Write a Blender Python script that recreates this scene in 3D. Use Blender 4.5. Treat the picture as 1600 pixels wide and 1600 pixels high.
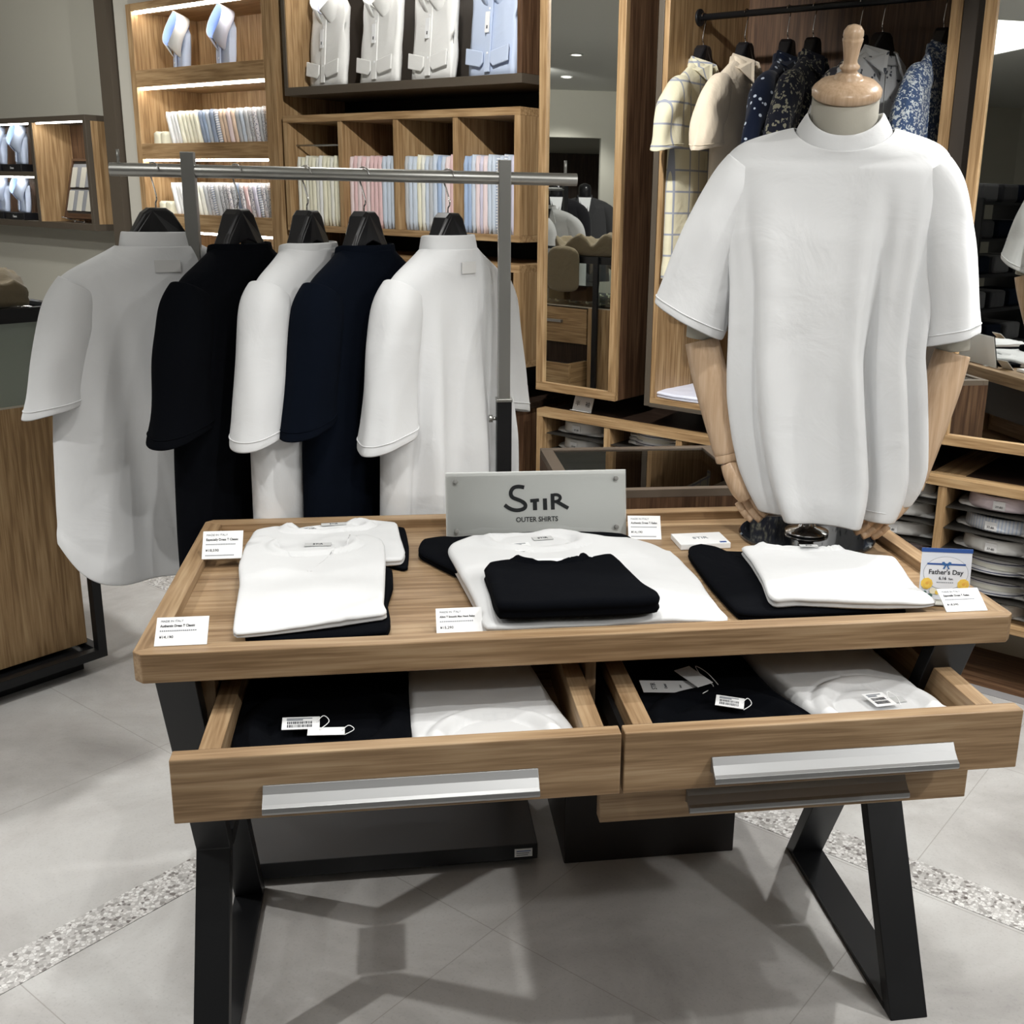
import bpy, math, random
from math import sin, cos, pi, radians, exp, sqrt, atan2
from mathutils import Vector, Matrix, noise
random.seed(7)
for o in list(bpy.data.objects): bpy.data.objects.remove(o)
SC = bpy.context.scene
COL = SC.collection
# ------------------------------------------------------------------ camera
cam = bpy.data.cameras.new('camera'); cam_o = bpy.data.objects.new('camera', cam); COL.objects.link(cam_o)
cam.sensor_width = 36; cam.lens = 37.944; cam.shift_x = -0.05667; cam.shift_y = -0.01661
cam.clip_start = 0.05; cam.clip_end = 60
RX = [[0.987412, -0.156925, 0.019823], [-0.023262, -0.268031, -0.963129], [0.156452, 0.950544, -0.268307]]
cam_o.matrix_world = Matrix(((RX[0][0], -RX[1][0], -RX[2][0], 0.3950), (RX[0][1], -RX[1][1], -RX[2][1], -1.5430), (RX[0][2], -RX[1][2], -RX[2][2], 1.4640), (0, 0, 0, 1)))
SC.camera = cam_o
SC.view_settings.view_transform = 'Standard'; SC.view_settings.look = 'None'
SC.view_settings.gamma = 1; SC.view_settings.use_curve_mapping = False
SC.view_settings.exposure = 0.3
w = bpy.data.worlds.new('world'); SC.world = w; w.use_nodes = True
w.node_tree.nodes['Background'].inputs[0].default_value = (0.9, 0.95, 1.0, 1); w.node_tree.nodes['Background'].inputs[1].default_value = 0.03
CEIL = 2.56
# ceiling spots, some added only to brighten walls, floor and counter: x, y, aim x, aim y, aim z, watts, cone, radius
SPOTS = [(0.15, -0.45, 0.40, 0.0, 0.7, 25, 76, 0.022), (1.00, -0.85, 1.15, 0.35, 0.95, 29, 75, 0.022),
         (2.3, -0.4, 1.5, 0.35, 0.8, 27, 75, 0.022), (-0.75, -0.2, 0.1, 0.35, 0.5, 17, 80, 0.022),
         (0.2, 1.9, 0.6, 1.0, 0.8, 22, 80, 0.022), (2.15, 0.7, 2.0, 0.5, 0.0, 85, 100, 0.025),
         (-1.7, 0.0, -1.5, -0.1, 0.0, 120, 100, 0.03), (-0.7, 2.3, -2.6, 4.3, 1.2, 105, 95, 0.04), (-2.4, 2.6, -2.2, 5.2, 1.8, 60, 100, 0.04),
         (0.5, 1.2, 0.6, 2.9, 1.4, 120, 100, 0.03), (1.95, 0.15, 2.3, 1.3, 0.6, 80, 85, 0.03), (-1.2, 2.1, -1.7, 1.5, 0.3, 90, 100, 0.03),
         (0.6, 0.10, 0.6, 0.15, 0.0, 30, 72, 0.022),
         (-3.0, 1.2, -3.2, 2.0, 1.0, 90, 120, 0.05), (-6.75, 1.75, -6.9, 1.75, 0.0, 45, 110, 0.05), (-5.0, 2.2, -7.0, 2.0, 1.4, 60, 100, 0.05), (-8.6, 2.0, -8.8, 2.0, 0, 40, 120, 0.05), (2.9, -2.0, 2.5, -0.8, 0.0, 75, 110, 0.05), (-1.6, -3.0, -1.6, -3.0, 0, 60, 110, 0.05)]
for i, (x, y, ax, ay, az, W, ang, rad) in enumerate(SPOTS):
    l = bpy.data.lights.new('ceiling_and_fill_spot', 'SPOT'); l.energy = W; l.spot_size = radians(ang); l.spot_blend = 0.5
    l.shadow_soft_size = rad; l.color = (1.0, 0.985, 0.95)
    o = bpy.data.objects.new('ceiling_and_fill_spot', l); COL.objects.link(o); o.location = (x, y, CEIL - 0.05)
    o.rotation_euler = (Vector((ax, ay, az)) - Vector((x, y, CEIL - 0.05))).to_track_quat('-Z', 'Y').to_euler()
AREAS = [((0.8, -2.6, CEIL - 0.03), 2.4, 0.9, 7), ((-2.2, -0.9, CEIL - 0.03), 1.6, 1.2, 10), ((2.8, -1.6, CEIL - 0.03), 1.2, 1.2, 14)]  # broad overhead fill lamps, added to lift the general light
for p, sx, sy, W in AREAS:
    l = bpy.data.lights.new('fill_area_light', 'AREA'); l.shape = 'RECTANGLE'; l.size = sx; l.size_y = sy; l.energy = W; l.color = (1.0, 0.98, 0.95)
    o = bpy.data.objects.new('fill_area_light', l); COL.objects.link(o); o.location = p

# ------------------------------------------------------------------ wall frame: x' = s along the wall, y' = c into the wall
WA = radians(-46.4024)
TX, TY = cos(WA), sin(WA); NX, NY = -sin(WA), cos(WA)
def wp(s, c, z=0.0): return (TX * s + NX * c, TY * s + NY * c, z)

# ------------------------------------------------------------------ materials
def nt(name):
    m = bpy.data.materials.new(name); m.use_nodes = True
    n = m.node_tree.nodes; l = m.node_tree.links; b = n['Principled BSDF']
    return m, n, l, b
def simple(name, col, rough=0.6, metal=0.0, spec=0.5, emit=None, es=1.0, coat=0.0):
    m, n, l, b = nt(name)
    b.inputs['Base Color'].default_value = (*col, 1); b.inputs['Roughness'].default_value = rough; b.inputs['Metallic'].default_value = metal
    b.inputs['Specular IOR Level'].default_value = spec; b.inputs['Coat Weight'].default_value = coat
    if emit: b.inputs['Emission Color'].default_value = (*emit, 1); b.inputs['Emission Strength'].default_value = es
    return m
def ramp(n, stops):
    r = n.new('ShaderNodeValToRGB'); e = r.color_ramp.elements
    while len(e) < len(stops): e.new(0.5)
    for i, (p, c) in enumerate(stops): e[i].position = p; e[i].color = (*c, 1)
    return r
def coords(n, l, scale, kind='Object', rot=(0, 0, 0)):
    tc = n.new('ShaderNodeTexCoord'); mp = n.new('ShaderNodeMapping')
    mp.inputs['Scale'].default_value = scale; mp.inputs['Rotation'].default_value = rot
    l.new(tc.outputs[kind], mp.inputs['Vector']); return mp.outputs[0]
def wood(name, dark, mid, light, axis, rough=0.45, fig=1.0):
    m, n, l, b = nt(name)
    k = [14.0, 14.0, 14.0]; k[axis] = 1.5
    v = coords(n, l, k)
    n1 = n.new('ShaderNodeTexNoise'); n1.inputs['Scale'].default_value = 1.0; n1.inputs['Detail'].default_value = 3; n1.inputs['Distortion'].default_value = 0.6
    l.new(v, n1.inputs['Vector'])
    mu = n.new('ShaderNodeMath'); mu.operation = 'MULTIPLY'; mu.inputs[1].default_value = 22 * fig
    l.new(n1.outputs['Fac'], mu.inputs[0])
    sn = n.new('ShaderNodeMath'); sn.operation = 'SINE'; l.new(mu.outputs[0], sn.inputs[0])
    k2 = [260.0, 260.0, 260.0]; k2[axis] = 9.0
    v2 = coords(n, l, k2); n2 = n.new('ShaderNodeTexNoise'); n2.inputs['Scale'].default_value = 1.0; n2.inputs['Detail'].default_value = 2; l.new(v2, n2.inputs['Vector'])
    k3 = [95.0, 95.0, 95.0]; k3[axis] = 3.5
    v3 = coords(n, l, k3); n3 = n.new('ShaderNodeTexNoise'); n3.inputs['Scale'].default_value = 1.0; n3.inputs['Detail'].default_value = 2; l.new(v3, n3.inputs['Vector'])
    a = n.new('ShaderNodeMath'); a.operation = 'MULTIPLY_ADD'; a.inputs[1].default_value = 0.09 * fig; a.inputs[2].default_value = -0.28; l.new(sn.outputs[0], a.inputs[0])
    c = n.new('ShaderNodeMath'); c.operation = 'MULTIPLY_ADD'; c.inputs[1].default_value = 0.6; l.new(n2.outputs['Fac'], c.inputs[0]); l.new(a.outputs[0], c.inputs[2])
    d = n.new('ShaderNodeMath'); d.operation = 'MULTIPLY_ADD'; d.inputs[1].default_value = 0.9; l.new(n3.outputs['Fac'], d.inputs[0]); l.new(c.outputs[0], d.inputs[2])
    r = ramp(n, [(0.27, dark), (0.5, mid), (0.73, light)]); l.new(d.outputs[0], r.inputs[0]); l.new(r.outputs[0], b.inputs['Base Color'])
    b.inputs['Roughness'].default_value = rough; b.inputs['Specular IOR Level'].default_value = 0.35
    bp = n.new('ShaderNodeBump'); bp.inputs['Strength'].default_value = 0.08; bp.inputs['Distance'].default_value = 0.001
    l.new(n2.outputs['Fac'], bp.inputs['Height']); l.new(bp.outputs[0], b.inputs['Normal'])
    return m
OAKC = ((0.26, 0.158, 0.073), (0.40, 0.258, 0.130), (0.50, 0.35, 0.19))
TABC = ((0.225, 0.140, 0.072), (0.335, 0.222, 0.123), (0.425, 0.302, 0.180))
WALC = ((0.060, 0.030, 0.016), (0.105, 0.056, 0.030), (0.155, 0.090, 0.050))
DKC = ((0.022, 0.013, 0.009), (0.040, 0.025, 0.018), (0.062, 0.040, 0.029))
def wset(nm, c, **k): return [wood(nm + '_' + 'xyz'[i], *c, i, **k) for i in range(3)]
OAK = wset('oak', OAKC); TAB = wset('table_oak', TABC); WAL = wset('walnut', WALC); DKW = wset('dark_wood', DKC, rough=0.35)
BEECH = wood('beech', (0.50, 0.34, 0.215), (0.58, 0.41, 0.27), (0.65, 0.48, 0.335), 2, rough=0.3, fig=0.12)
def fabric(name, col, rough=0.9, bump=0.25, fold=0.4, sheen=0.15, patt=None):
    m, n, l, b = nt(name)
    b.inputs['Base Color'].default_value = (*col, 1); b.inputs['Roughness'].default_value = rough; b.inputs['Specular IOR Level'].default_value = 0.2 if max(col) > 0.1 else 0.06
    b.inputs['Sheen Weight'].default_value = sheen
    v = coords(n, l, (1, 1, 1)); f = n.new('ShaderNodeTexNoise'); f.inputs['Scale'].default_value = 900; f.inputs['Detail'].default_value = 1; l.new(v, f.inputs['Vector'])
    g = n.new('ShaderNodeTexNoise'); g.inputs['Scale'].default_value = 9; g.inputs['Detail'].default_value = 4; g.inputs['Distortion'].default_value = 0.7; l.new(v, g.inputs['Vector'])
    b1 = n.new('ShaderNodeBump'); b1.inputs['Strength'].default_value = fold; b1.inputs['Distance'].default_value = 0.010; l.new(g.outputs['Fac'], b1.inputs['Height'])
    b2 = n.new('ShaderNodeBump'); b2.inputs['Strength'].default_value = bump; b2.inputs['Distance'].default_value = 0.0004; l.new(f.outputs['Fac'], b2.inputs['Height']); l.new(b1.outputs[0], b2.inputs['Normal'])
    l.new(b2.outputs[0], b.inputs['Normal'])
    if patt: patt(m, n, l, b)
    return m
def patt_check(base, line):
    def f(m, n, l, b):
        tc = n.new('ShaderNodeTexCoord'); sp = n.new('ShaderNodeSeparateXYZ'); l.new(tc.outputs['Object'], sp.inputs[0])
        outs = []
        for ax, k in (('X', 14.0), ('Z', 14.0), ('Y', 14.0)):
            a = n.new('ShaderNodeMath'); a.operation = 'MULTIPLY'; a.inputs[1].default_value = k; l.new(sp.outputs[ax], a.inputs[0])
            fr = n.new('ShaderNodeMath'); fr.operation = 'FRACT'; l.new(a.outputs[0], fr.inputs[0])
            lt = n.new('ShaderNodeMath'); lt.operation = 'LESS_THAN'; lt.inputs[1].default_value = 0.09; l.new(fr.outputs[0], lt.inputs[0]); outs.append(lt.outputs[0])
        mx = n.new('ShaderNodeMath'); mx.operation = 'MAXIMUM'; l.new(outs[0], mx.inputs[0]); l.new(outs[1], mx.inputs[1])
        r = ramp(n, [(0, base), (1, line)]); l.new(mx.outputs[0], r.inputs[0]); l.new(r.outputs[0], b.inputs['Base Color'])
    return f
def patt_spots(base, spot, scale, thr, feature='F1', warp=0.0):
    def f(m, n, l, b):
        v = coords(n, l, (1, 1, 1))
        if warp:
            w1 = n.new('ShaderNodeTexNoise'); w1.inputs['Scale'].default_value = scale * 0.7; w1.inputs['Detail'].default_value = 2; l.new(v, w1.inputs['Vector'])
            mx = n.new('ShaderNodeMixRGB'); mx.blend_type = 'ADD'; mx.inputs[0].default_value = warp; l.new(v, mx.inputs[1]); l.new(w1.outputs['Color'], mx.inputs[2]); v = mx.outputs[0]
        vo = n.new('ShaderNodeTexVoronoi'); vo.inputs['Scale'].default_value = scale; vo.feature = feature; l.new(v, vo.inputs['Vector'])
        r = ramp(n, [(0, spot), (thr, spot), (thr + 0.04, base), (1, base)]); l.new(vo.outputs['Distance'], r.inputs[0]); l.new(r.outputs[0], b.inputs['Base Color'])
    return f
def patt_stripe(base, line, k, ax='X', duty=0.35):
    def f(m, n, l, b):
        tc = n.new('ShaderNodeTexCoord'); sp = n.new('ShaderNodeSeparateXYZ'); l.new(tc.outputs['Object'], sp.inputs[0])
        a = n.new('ShaderNodeMath'); a.operation = 'MULTIPLY'; a.inputs[1].default_value = k; l.new(sp.outputs[ax], a.inputs[0])
        fr = n.new('ShaderNodeMath'); fr.operation = 'FRACT'; l.new(a.outputs[0], fr.inputs[0])
        lt = n.new('ShaderNodeMath'); lt.operation = 'LESS_THAN'; lt.inputs[1].default_value = duty; l.new(fr.outputs[0], lt.inputs[0])
        r = ramp(n, [(0, base), (1, line)]); l.new(lt.outputs[0], r.inputs[0]); l.new(r.outputs[0], b.inputs['Base Color'])
    return f
WHITE = fabric('white_cotton', (0.71, 0.72, 0.73)); OFFW = fabric('off_white_cotton', (0.74, 0.74, 0.70))
BLACK = fabric('black_cotton', (0.0025, 0.003, 0.0045), sheen=0.0, rough=1.0); NAVYB = fabric('blue_black_cotton', (0.0028, 0.0045, 0.009), sheen=0.0, rough=1.0)
PLAS = simple('clear_plastic_wrap', (0.8, 0.8, 0.8), 0.15)
BLK = simple('black_metal', (0.009, 0.0095, 0.011), 0.42, 0.3); BLKP = simple('black_plastic', (0.010, 0.010, 0.012), 0.28)
STEEL = simple('brushed_steel', (0.42, 0.42, 0.40), 0.36, 0.9); CHROME = simple('chrome', (0.75, 0.75, 0.76), 0.12, 1.0); ALU = simple('satin_aluminium', (0.36, 0.365, 0.37), 0.42, 0.9)
DGREY = simple('dark_grey_steel', (0.022, 0.023, 0.025), 0.4, 0.5); BRONZE = simple('bronze_laminate', (0.085, 0.068, 0.05), 0.5); GREIGE = simple('greige_paint', (0.50, 0.48, 0.42), 0.85)
DARKP = simple('dark_brown_panel', (0.045, 0.037, 0.030), 0.6); CEILM = simple('ceiling_paint', (0.62, 0.62, 0.58), 0.9)
PAPER = simple('white_card', (0.86, 0.87, 0.88), 0.55); INK = simple('black_ink', (0.02, 0.022, 0.03), 0.6); GREYINK = simple('grey_ink', (0.22, 0.24, 0.27), 0.6)
BLUEINK = simple('blue_ink', (0.03, 0.09, 0.32), 0.5); YEL = simple('yellow_ink', (0.85, 0.58, 0.10), 0.6); PALEY = simple('cream_ink', (0.85, 0.80, 0.62), 0.6)
LED = simple('led_strip_glow', (1, 1, 1), 0.5, emit=(1.0, 0.97, 0.92), es=24); MIRR = simple('mirror_silver', (0.88, 0.90, 0.88), 0.01, 1.0); LINEN = fabric('linen_cover', (0.44, 0.42, 0.36), bump=0.9, fold=0.05)
def glassm(name, col, alpha):
    m, n, l, b = nt(name); b.inputs['Base Color'].default_value = (*col, 1); b.inputs['Roughness'].default_value = 0.03
    t = n.new('ShaderNodeBsdfTransparent'); t.inputs[0].default_value = (*col, 1); g = n.new('ShaderNodeBsdfGlossy'); g.inputs['Roughness'].default_value = 0.02
    mx = n.new('ShaderNodeMixShader'); fr = n.new('ShaderNodeFresnel'); fr.inputs['IOR'].default_value = 1.5
    ad = n.new('ShaderNodeMath'); ad.operation = 'ADD'; ad.use_clamp = True; ad.inputs[1].default_value = alpha; l.new(fr.outputs[0], ad.inputs[0])
    l.new(ad.outputs[0], mx.inputs[0]); l.new(t.outputs[0], mx.inputs[1]); l.new(g.outputs[0], mx.inputs[2]); l.new(mx.outputs[0], n['Material Output'].inputs[0]); return m
GLASS = glassm('case_glass', (0.93, 0.97, 0.95), 0.02); SGLASS = glassm('showcase_glass', (0.55, 0.53, 0.47), 0.06)
def reflection_mix(name, col, f):
    m = glassm(name, (0.9, 0.95, 0.92), 0.03); n = m.node_tree.nodes; l = m.node_tree.links; d = n.new('ShaderNodeBsdfDiffuse'); d.inputs[0].default_value = (*col, 1)
    o = n['Material Output']; src = o.inputs[0].links[0].from_socket; mx = n.new('ShaderNodeMixShader'); mx.inputs[0].default_value = f; l.new(src, mx.inputs[1]); l.new(d.outputs[0], mx.inputs[2]); l.new(mx.outputs[0], o.inputs[0]); return m
REFL_GLASS = reflection_mix('painted_reflection_glass', (0.62, 0.68, 0.60), 0.42)  # pale green diffuse share stands in for reflections on the end glass
BASEBLK = simple('glossy_black_disc', (0.012, 0.014, 0.018), 0.04, 0.0, 0.8, coat=0.6)
def floor_mat():
    m, n, l, b = nt('concrete_tile')
    v = coords(n, l, (1, 1, 1)); a = n.new('ShaderNodeTexNoise'); a.inputs['Scale'].default_value = 2.2; a.inputs['Detail'].default_value = 7; a.inputs['Roughness'].default_value = 0.62; a.inputs['Distortion'].default_value = 0.5; l.new(v, a.inputs['Vector'])
    r = ramp(n, [(0.32, (0.315, 0.305, 0.295)), (0.5, (0.43, 0.42, 0.41)), (0.68, (0.55, 0.55, 0.54))]); l.new(a.outputs['Fac'], r.inputs[0])
    f = n.new('ShaderNodeTexNoise'); f.inputs['Scale'].default_value = 160; f.inputs['Detail'].default_value = 3; l.new(v, f.inputs['Vector'])
    fr = ramp(n, [(0.25, (0.78, 0.78, 0.78)), (0.45, (1, 1, 1)), (1, (1.0, 1.0, 1.0))]); l.new(f.outputs['Fac'], fr.inputs[0])
    mx = n.new('ShaderNodeMixRGB'); mx.blend_type = 'MULTIPLY'; mx.inputs[0].default_value = 0.6; l.new(r.outputs[0], mx.inputs[1]); l.new(fr.outputs[0], mx.inputs[2])
    tc = n.new('ShaderNodeTexCoord'); sp = n.new('ShaderNodeSeparateXYZ'); l.new(tc.outputs['Object'], sp.inputs[0]); js = []
    for ax, pit, off in (('X', 0.60, 0.13), ('Y', 0.68, 0.655)):
        q = n.new('ShaderNodeMath'); q.operation = 'SUBTRACT'; q.inputs[1].default_value = off - pit * 20; l.new(sp.outputs[ax], q.inputs[0])
        q2 = n.new('ShaderNodeMath'); q2.operation = 'MODULO'; q2.inputs[1].default_value = pit; l.new(q.outputs[0], q2.inputs[0])
        q3 = n.new('ShaderNodeMath'); q3.operation = 'LESS_THAN'; q3.inputs[1].default_value = 0.0022; l.new(q2.outputs[0], q3.inputs[0]); js.append(q3.outputs[0])
    o = n.new('ShaderNodeMath'); o.operation = 'MAXIMUM'; l.new(js[0], o.inputs[0]); l.new(js[1], o.inputs[1])
    m2 = n.new('ShaderNodeMixRGB'); m2.inputs[2].default_value = (0.24, 0.22, 0.20, 1)
    sc = n.new('ShaderNodeMath'); sc.operation = 'MULTIPLY'; sc.inputs[1].default_value = 0.6; l.new(o.outputs[0], sc.inputs[0]); l.new(sc.outputs[0], m2.inputs[0]); l.new(mx.outputs[0], m2.inputs[1])
    l.new(m2.outputs[0], b.inputs['Base Color']); b.inputs['Roughness'].default_value = 0.42; b.inputs['Specular IOR Level'].default_value = 0.4
    return m
def terrazzo():
    m, n, l, b = nt('terrazzo'); v = coords(n, l, (1, 1.0, 1))
    vo = n.new('ShaderNodeTexVoronoi'); vo.inputs['Scale'].default_value = 125; l.new(v, vo.inputs['Vector'])
    r = ramp(n, [(0, (0.10, 0.085, 0.08)), (0.12, (0.28, 0.27, 0.26)), (0.35, (0.42, 0.41, 0.40)), (0.7, (0.62, 0.61, 0.60)), (1, (0.72, 0.72, 0.71))])
    sp = n.new('ShaderNodeSeparateColor'); l.new(vo.outputs['Color'], sp.inputs[0]); l.new(sp.outputs[0], r.inputs[0])
    e = n.new('ShaderNodeTexVoronoi'); e.feature = 'DISTANCE_TO_EDGE'; e.inputs['Scale'].default_value = 125; l.new(v, e.inputs['Vector'])
    er = ramp(n, [(0, (0, 0, 0)), (0.10, (1, 1, 1))]); l.new(e.outputs['Distance'], er.inputs[0])
    mx = n.new('ShaderNodeMixRGB'); l.new(er.outputs[0], mx.inputs[0]); mx.inputs[1].default_value = (0.36, 0.35, 0.34, 1); l.new(r.outputs[0], mx.inputs[2]); l.new(mx.outputs[0], b.inputs['Base Color'])
    b.inputs['Roughness'].default_value = 0.4; return m

# ------------------------------------------------------------------ mesh helpers
class MB:
    def __init__(s): s.v = []; s.f = []
    def add(s, vs, fs):
        k = len(s.v); s.v += [tuple(p) for p in vs]; s.f += [tuple(i + k for i in q) for q in fs]; return s
    def box(s, x0, x1, y0, y1, z0, z1):
        return s.add([(x0, y0, z0), (x1, y0, z0), (x1, y1, z0), (x0, y1, z0), (x0, y0, z1), (x1, y0, z1), (x1, y1, z1), (x0, y1, z1)],
                     [(0, 3, 2, 1), (4, 5, 6, 7), (0, 1, 5, 4), (1, 2, 6, 5), (2, 3, 7, 6), (3, 0, 4, 7)])
    def prism(s, pts, z0, z1):
        n = len(pts); return s.add([(x, y, z0) for x, y in pts] + [(x, y, z1) for x, y in pts], [tuple(range(n))[::-1], tuple(range(n, 2 * n))] + [(i, (i + 1) % n, n + (i + 1) % n, n + i) for i in range(n)])
    def prism_x(s, pts, x0, x1):   # pts in (y, z), extruded along x
        n = len(pts); return s.add([(x0, y, z) for y, z in pts] + [(x1, y, z) for y, z in pts], [tuple(range(n)), tuple(range(n, 2 * n))[::-1]] + [(i, n + i, n + (i + 1) % n, (i + 1) % n) for i in range(n)])
    def prism_y(s, pts, y0, y1):   # pts in (x, z)
        n = len(pts); return s.add([(x, y0, z) for x, z in pts] + [(x, y1, z) for x, z in pts], [tuple(range(n)), tuple(range(n, 2 * n))[::-1]] + [(i, n + i, n + (i + 1) % n, (i + 1) % n) for i in range(n)])
    def loft(s, rings, cap0=True, cap1=True, closed=True):
        n = len(rings[0]); vs = [p for r in rings for p in r]; fs = []
        for j in range(len(rings) - 1):
            for i in range(n if closed else n - 1):
                a, b = j * n + i, j * n + (i + 1) % n; fs.append((a, b, b + n, a + n))
        if cap0: fs.append(tuple(range(n))[::-1])
        if cap1: fs.append(tuple(range((len(rings) - 1) * n, len(rings) * n)))
        return s.add(vs, fs)
    def lathe(s, prof, c=(0, 0, 0), n=32, sx=1, sy=1, cap0=True, cap1=True):
        return s.loft([[(c[0] + r * sx * cos(2 * pi * i / n), c[1] + r * sy * sin(2 * pi * i / n), c[2] + z) for i in range(n)] for r, z in prof], cap0, cap1)
    def tube(s, path, r, n=10, flat=1.0, cap=True):
        P = [Vector(p) for p in path]; rings = []; up = Vector((0, 0, 1))
        t0 = (P[1] - P[0]).normalized()
        if abs(t0.dot(up)) > 0.95: up = Vector((0, 1, 0))
        u = t0.cross(up).normalized()
        for i, p in enumerate(P):
            t = (P[min(i + 1, len(P) - 1)] - P[max(i - 1, 0)]).normalized()
            u = (u - t * u.dot(t)).normalized(); v = t.cross(u)
            rr = r[i] if isinstance(r, (list, tuple)) else r
            rings.append([p + u * rr * cos(2 * pi * k / n) + v * rr * flat * sin(2 * pi * k / n) for k in range(n)])
        return s.loft(rings, cap, cap)
    def ball(s, c, r, n=16, sx=1, sy=1, sz=1):
        m = n // 2; return s.loft([[(c[0] + r * sx * sin(pi * (j + .02) / (m + .04)) * cos(2 * pi * i / n), c[1] + r * sy * sin(pi * (j + .02) / (m + .04)) * sin(2 * pi * i / n), c[2] - r * sz * cos(pi * (j + .02) / (m + .04))) for i in range(n)] for j in range(m + 1)])
    def build(s, name, mat, parent=None, smooth=False, bevel=0, sub=0, solid=0, loc=None, rot=None):
        me = bpy.data.meshes.new(name); me.from_pydata(s.v, [], s.f); me.update()
        me.materials.append(mat)
        if smooth: me.polygons.foreach_set('use_smooth', [True] * len(me.polygons))
        o = bpy.data.objects.new(name, me); COL.objects.link(o)
        if parent: o.parent = parent
        if loc: o.location = loc
        if rot: o.rotation_euler = rot
        if solid: d = o.modifiers.new('solid', 'SOLIDIFY'); d.thickness = solid; d.offset = -1
        if bevel: d = o.modifiers.new('bevel', 'BEVEL'); d.width = bevel; d.segments = 2; d.limit_method = 'ANGLE'; d.angle_limit = radians(40)
        if sub: d = o.modifiers.new('sub', 'SUBSURF'); d.levels = sub; d.render_levels = sub
        return o
def B(*a): return MB().box(*a)
def tag(o, label, cat, group=None):
    o['label'] = label; o['category'] = cat
    if group: o['group'] = group
    return o
def thing(name, label, cat, loc=(0, 0, 0), rotz=0.0, group=None, rot=None):
    o = bpy.data.objects.new(name, None); COL.objects.link(o); o.empty_display_size = 0.05
    o.location = loc; o.rotation_euler = rot if rot else (0, 0, rotz); return tag(o, label, cat, group)
def wthing(name, label, cat, s, c, z, group=None): return thing(name, label, cat, wp(s, c, z), WA, group)
def struct(name, mb, mat, wall=False, bevel=0):
    o = mb.build(name, mat, bevel=bevel); o['kind'] = 'structure'
    if wall: o.rotation_euler = (0, 0, WA)
    return o
def copy_tree(o, parent=None, label=None):
    c = o.copy(); COL.objects.link(c)
    if parent: c.parent = parent
    for ch in o.children: copy_tree(ch, c)
    if label: c['label'] = label
    return c
ORD = ['first', 'second', 'third', 'fourth', 'fifth', 'sixth', 'seventh', 'eighth', 'ninth', 'tenth', 'eleventh', 'twelfth', 'thirteenth', 'fourteenth', 'fifteenth', 'sixteenth', 'seventeenth', 'eighteenth', 'nineteenth', 'twentieth',
       'twenty-first', 'twenty-second', 'twenty-third', 'twenty-fourth', 'twenty-fifth', 'twenty-sixth', 'twenty-seventh', 'twenty-eighth', 'twenty-ninth', 'thirtieth', 'thirty-first', 'thirty-second']
def text(name, s, size, mat, parent, loc, rot=(0, 0, 0), align='CENTER', bold=0.0, sx=1.0):
    c = bpy.data.curves.new(name, 'FONT'); c.body = s; c.size = size; c.align_x = align; c.align_y = 'CENTER'; c.extrude = 0.0002; c.offset = bold; c.resolution_u = 3
    t = bpy.data.objects.new(name + '_curve', c); COL.objects.link(t)
    dg = bpy.context.evaluated_depsgraph_get(); dg.update()
    me = bpy.data.meshes.new_from_object(t.evaluated_get(dg)); me.name = name
    COL.objects.unlink(t); bpy.data.objects.remove(t)
    me.materials.clear(); me.materials.append(mat)
    o = bpy.data.objects.new(name, me); COL.objects.link(o); o.parent = parent; o.location = loc; o.rotation_euler = rot; o.scale = (sx, 1, 1)
    return o
def gs(x, w): return exp(-(x / w) ** 2)
def lerp_tab(tab, x):
    for i in range(len(tab) - 1):
        if x <= tab[i + 1][0]:
            a, b = tab[i], tab[i + 1]; t = (x - a[0]) / (b[0] - a[0]); t = max(0, min(1, t)); return [a[k] + (b[k] - a[k]) * t for k in range(1, len(a))]
    return list(tab[-1][1:])
# ================================================================== room shell
def floor_build():
    m = MB(); m.box(-12.5, 6.5, -8.5, 6.0, -0.05, 0.0)
    o = struct('floor', m, floor_mat(), True)
    tz = terrazzo()
    for k, a in enumerate([(-0.562, -0.462, -4.5, 2.44), (-8, -0.562, 1.345, 1.45), (-0.462, 6, 1.345, 1.45)]):
        struct('trim_%d' % (k + 1), B(a[0], a[1], a[2], a[3], 0.0, 0.0012), tz, True)
    struct('trim_4', B(-8, 6, 2.444, 2.49, 0.0, 0.0015), simple('grey_trim', (0.25, 0.245, 0.25), 0.5), True)
    struct('trim_5', B(-8, 6, 2.491, 2.81, 0.0, 0.0012), WAL[0], True)
floor_build()
GR2 = simple('greige_wall', (0.52, 0.505, 0.435), 0.9)
struct('wall_back', B(-12.5, 6.5, 3.10, 3.25, 0.0, CEIL), GR2, True)
struct('wall_back_recess', MB().box(-3.86, 4.0, 3.075, 3.10, 0.0, CEIL), DARKP, True)
struct('ceiling', B(-12.5, 6.5, -8.5, 3.25, CEIL, CEIL + 0.1), CEILM, True)
struct('wall_front', B(-12.5, 6.5, -8.6, -8.5, 0, CEIL), GR2, True)
struct('wall_right', B(6.4, 6.5, -8.5, 3.10, 0, CEIL), GR2, True)
# left wall stands across the aisle with an open doorway into the next room
lw = MB(); XW = -7.3
for y0, y1, z0, z1 in ((-6.5, 1.30, 0, CEIL), (2.75, 12.5, 0, CEIL), (1.30, 2.75, 2.07, CEIL)): lw.box(XW - 0.12, XW, y0, y1, z0, z1)
struct('wall_left', lw, GR2)
struct('wall_left_far', B(-10.3, -10.2, -4, 8, 0, CEIL), GR2)
dm = MB(); dm.box(-10.2, -10.1, 0.9, 1.7, 0.0, 2.0); dk = struct('door_1', dm, DKW[2])
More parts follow.
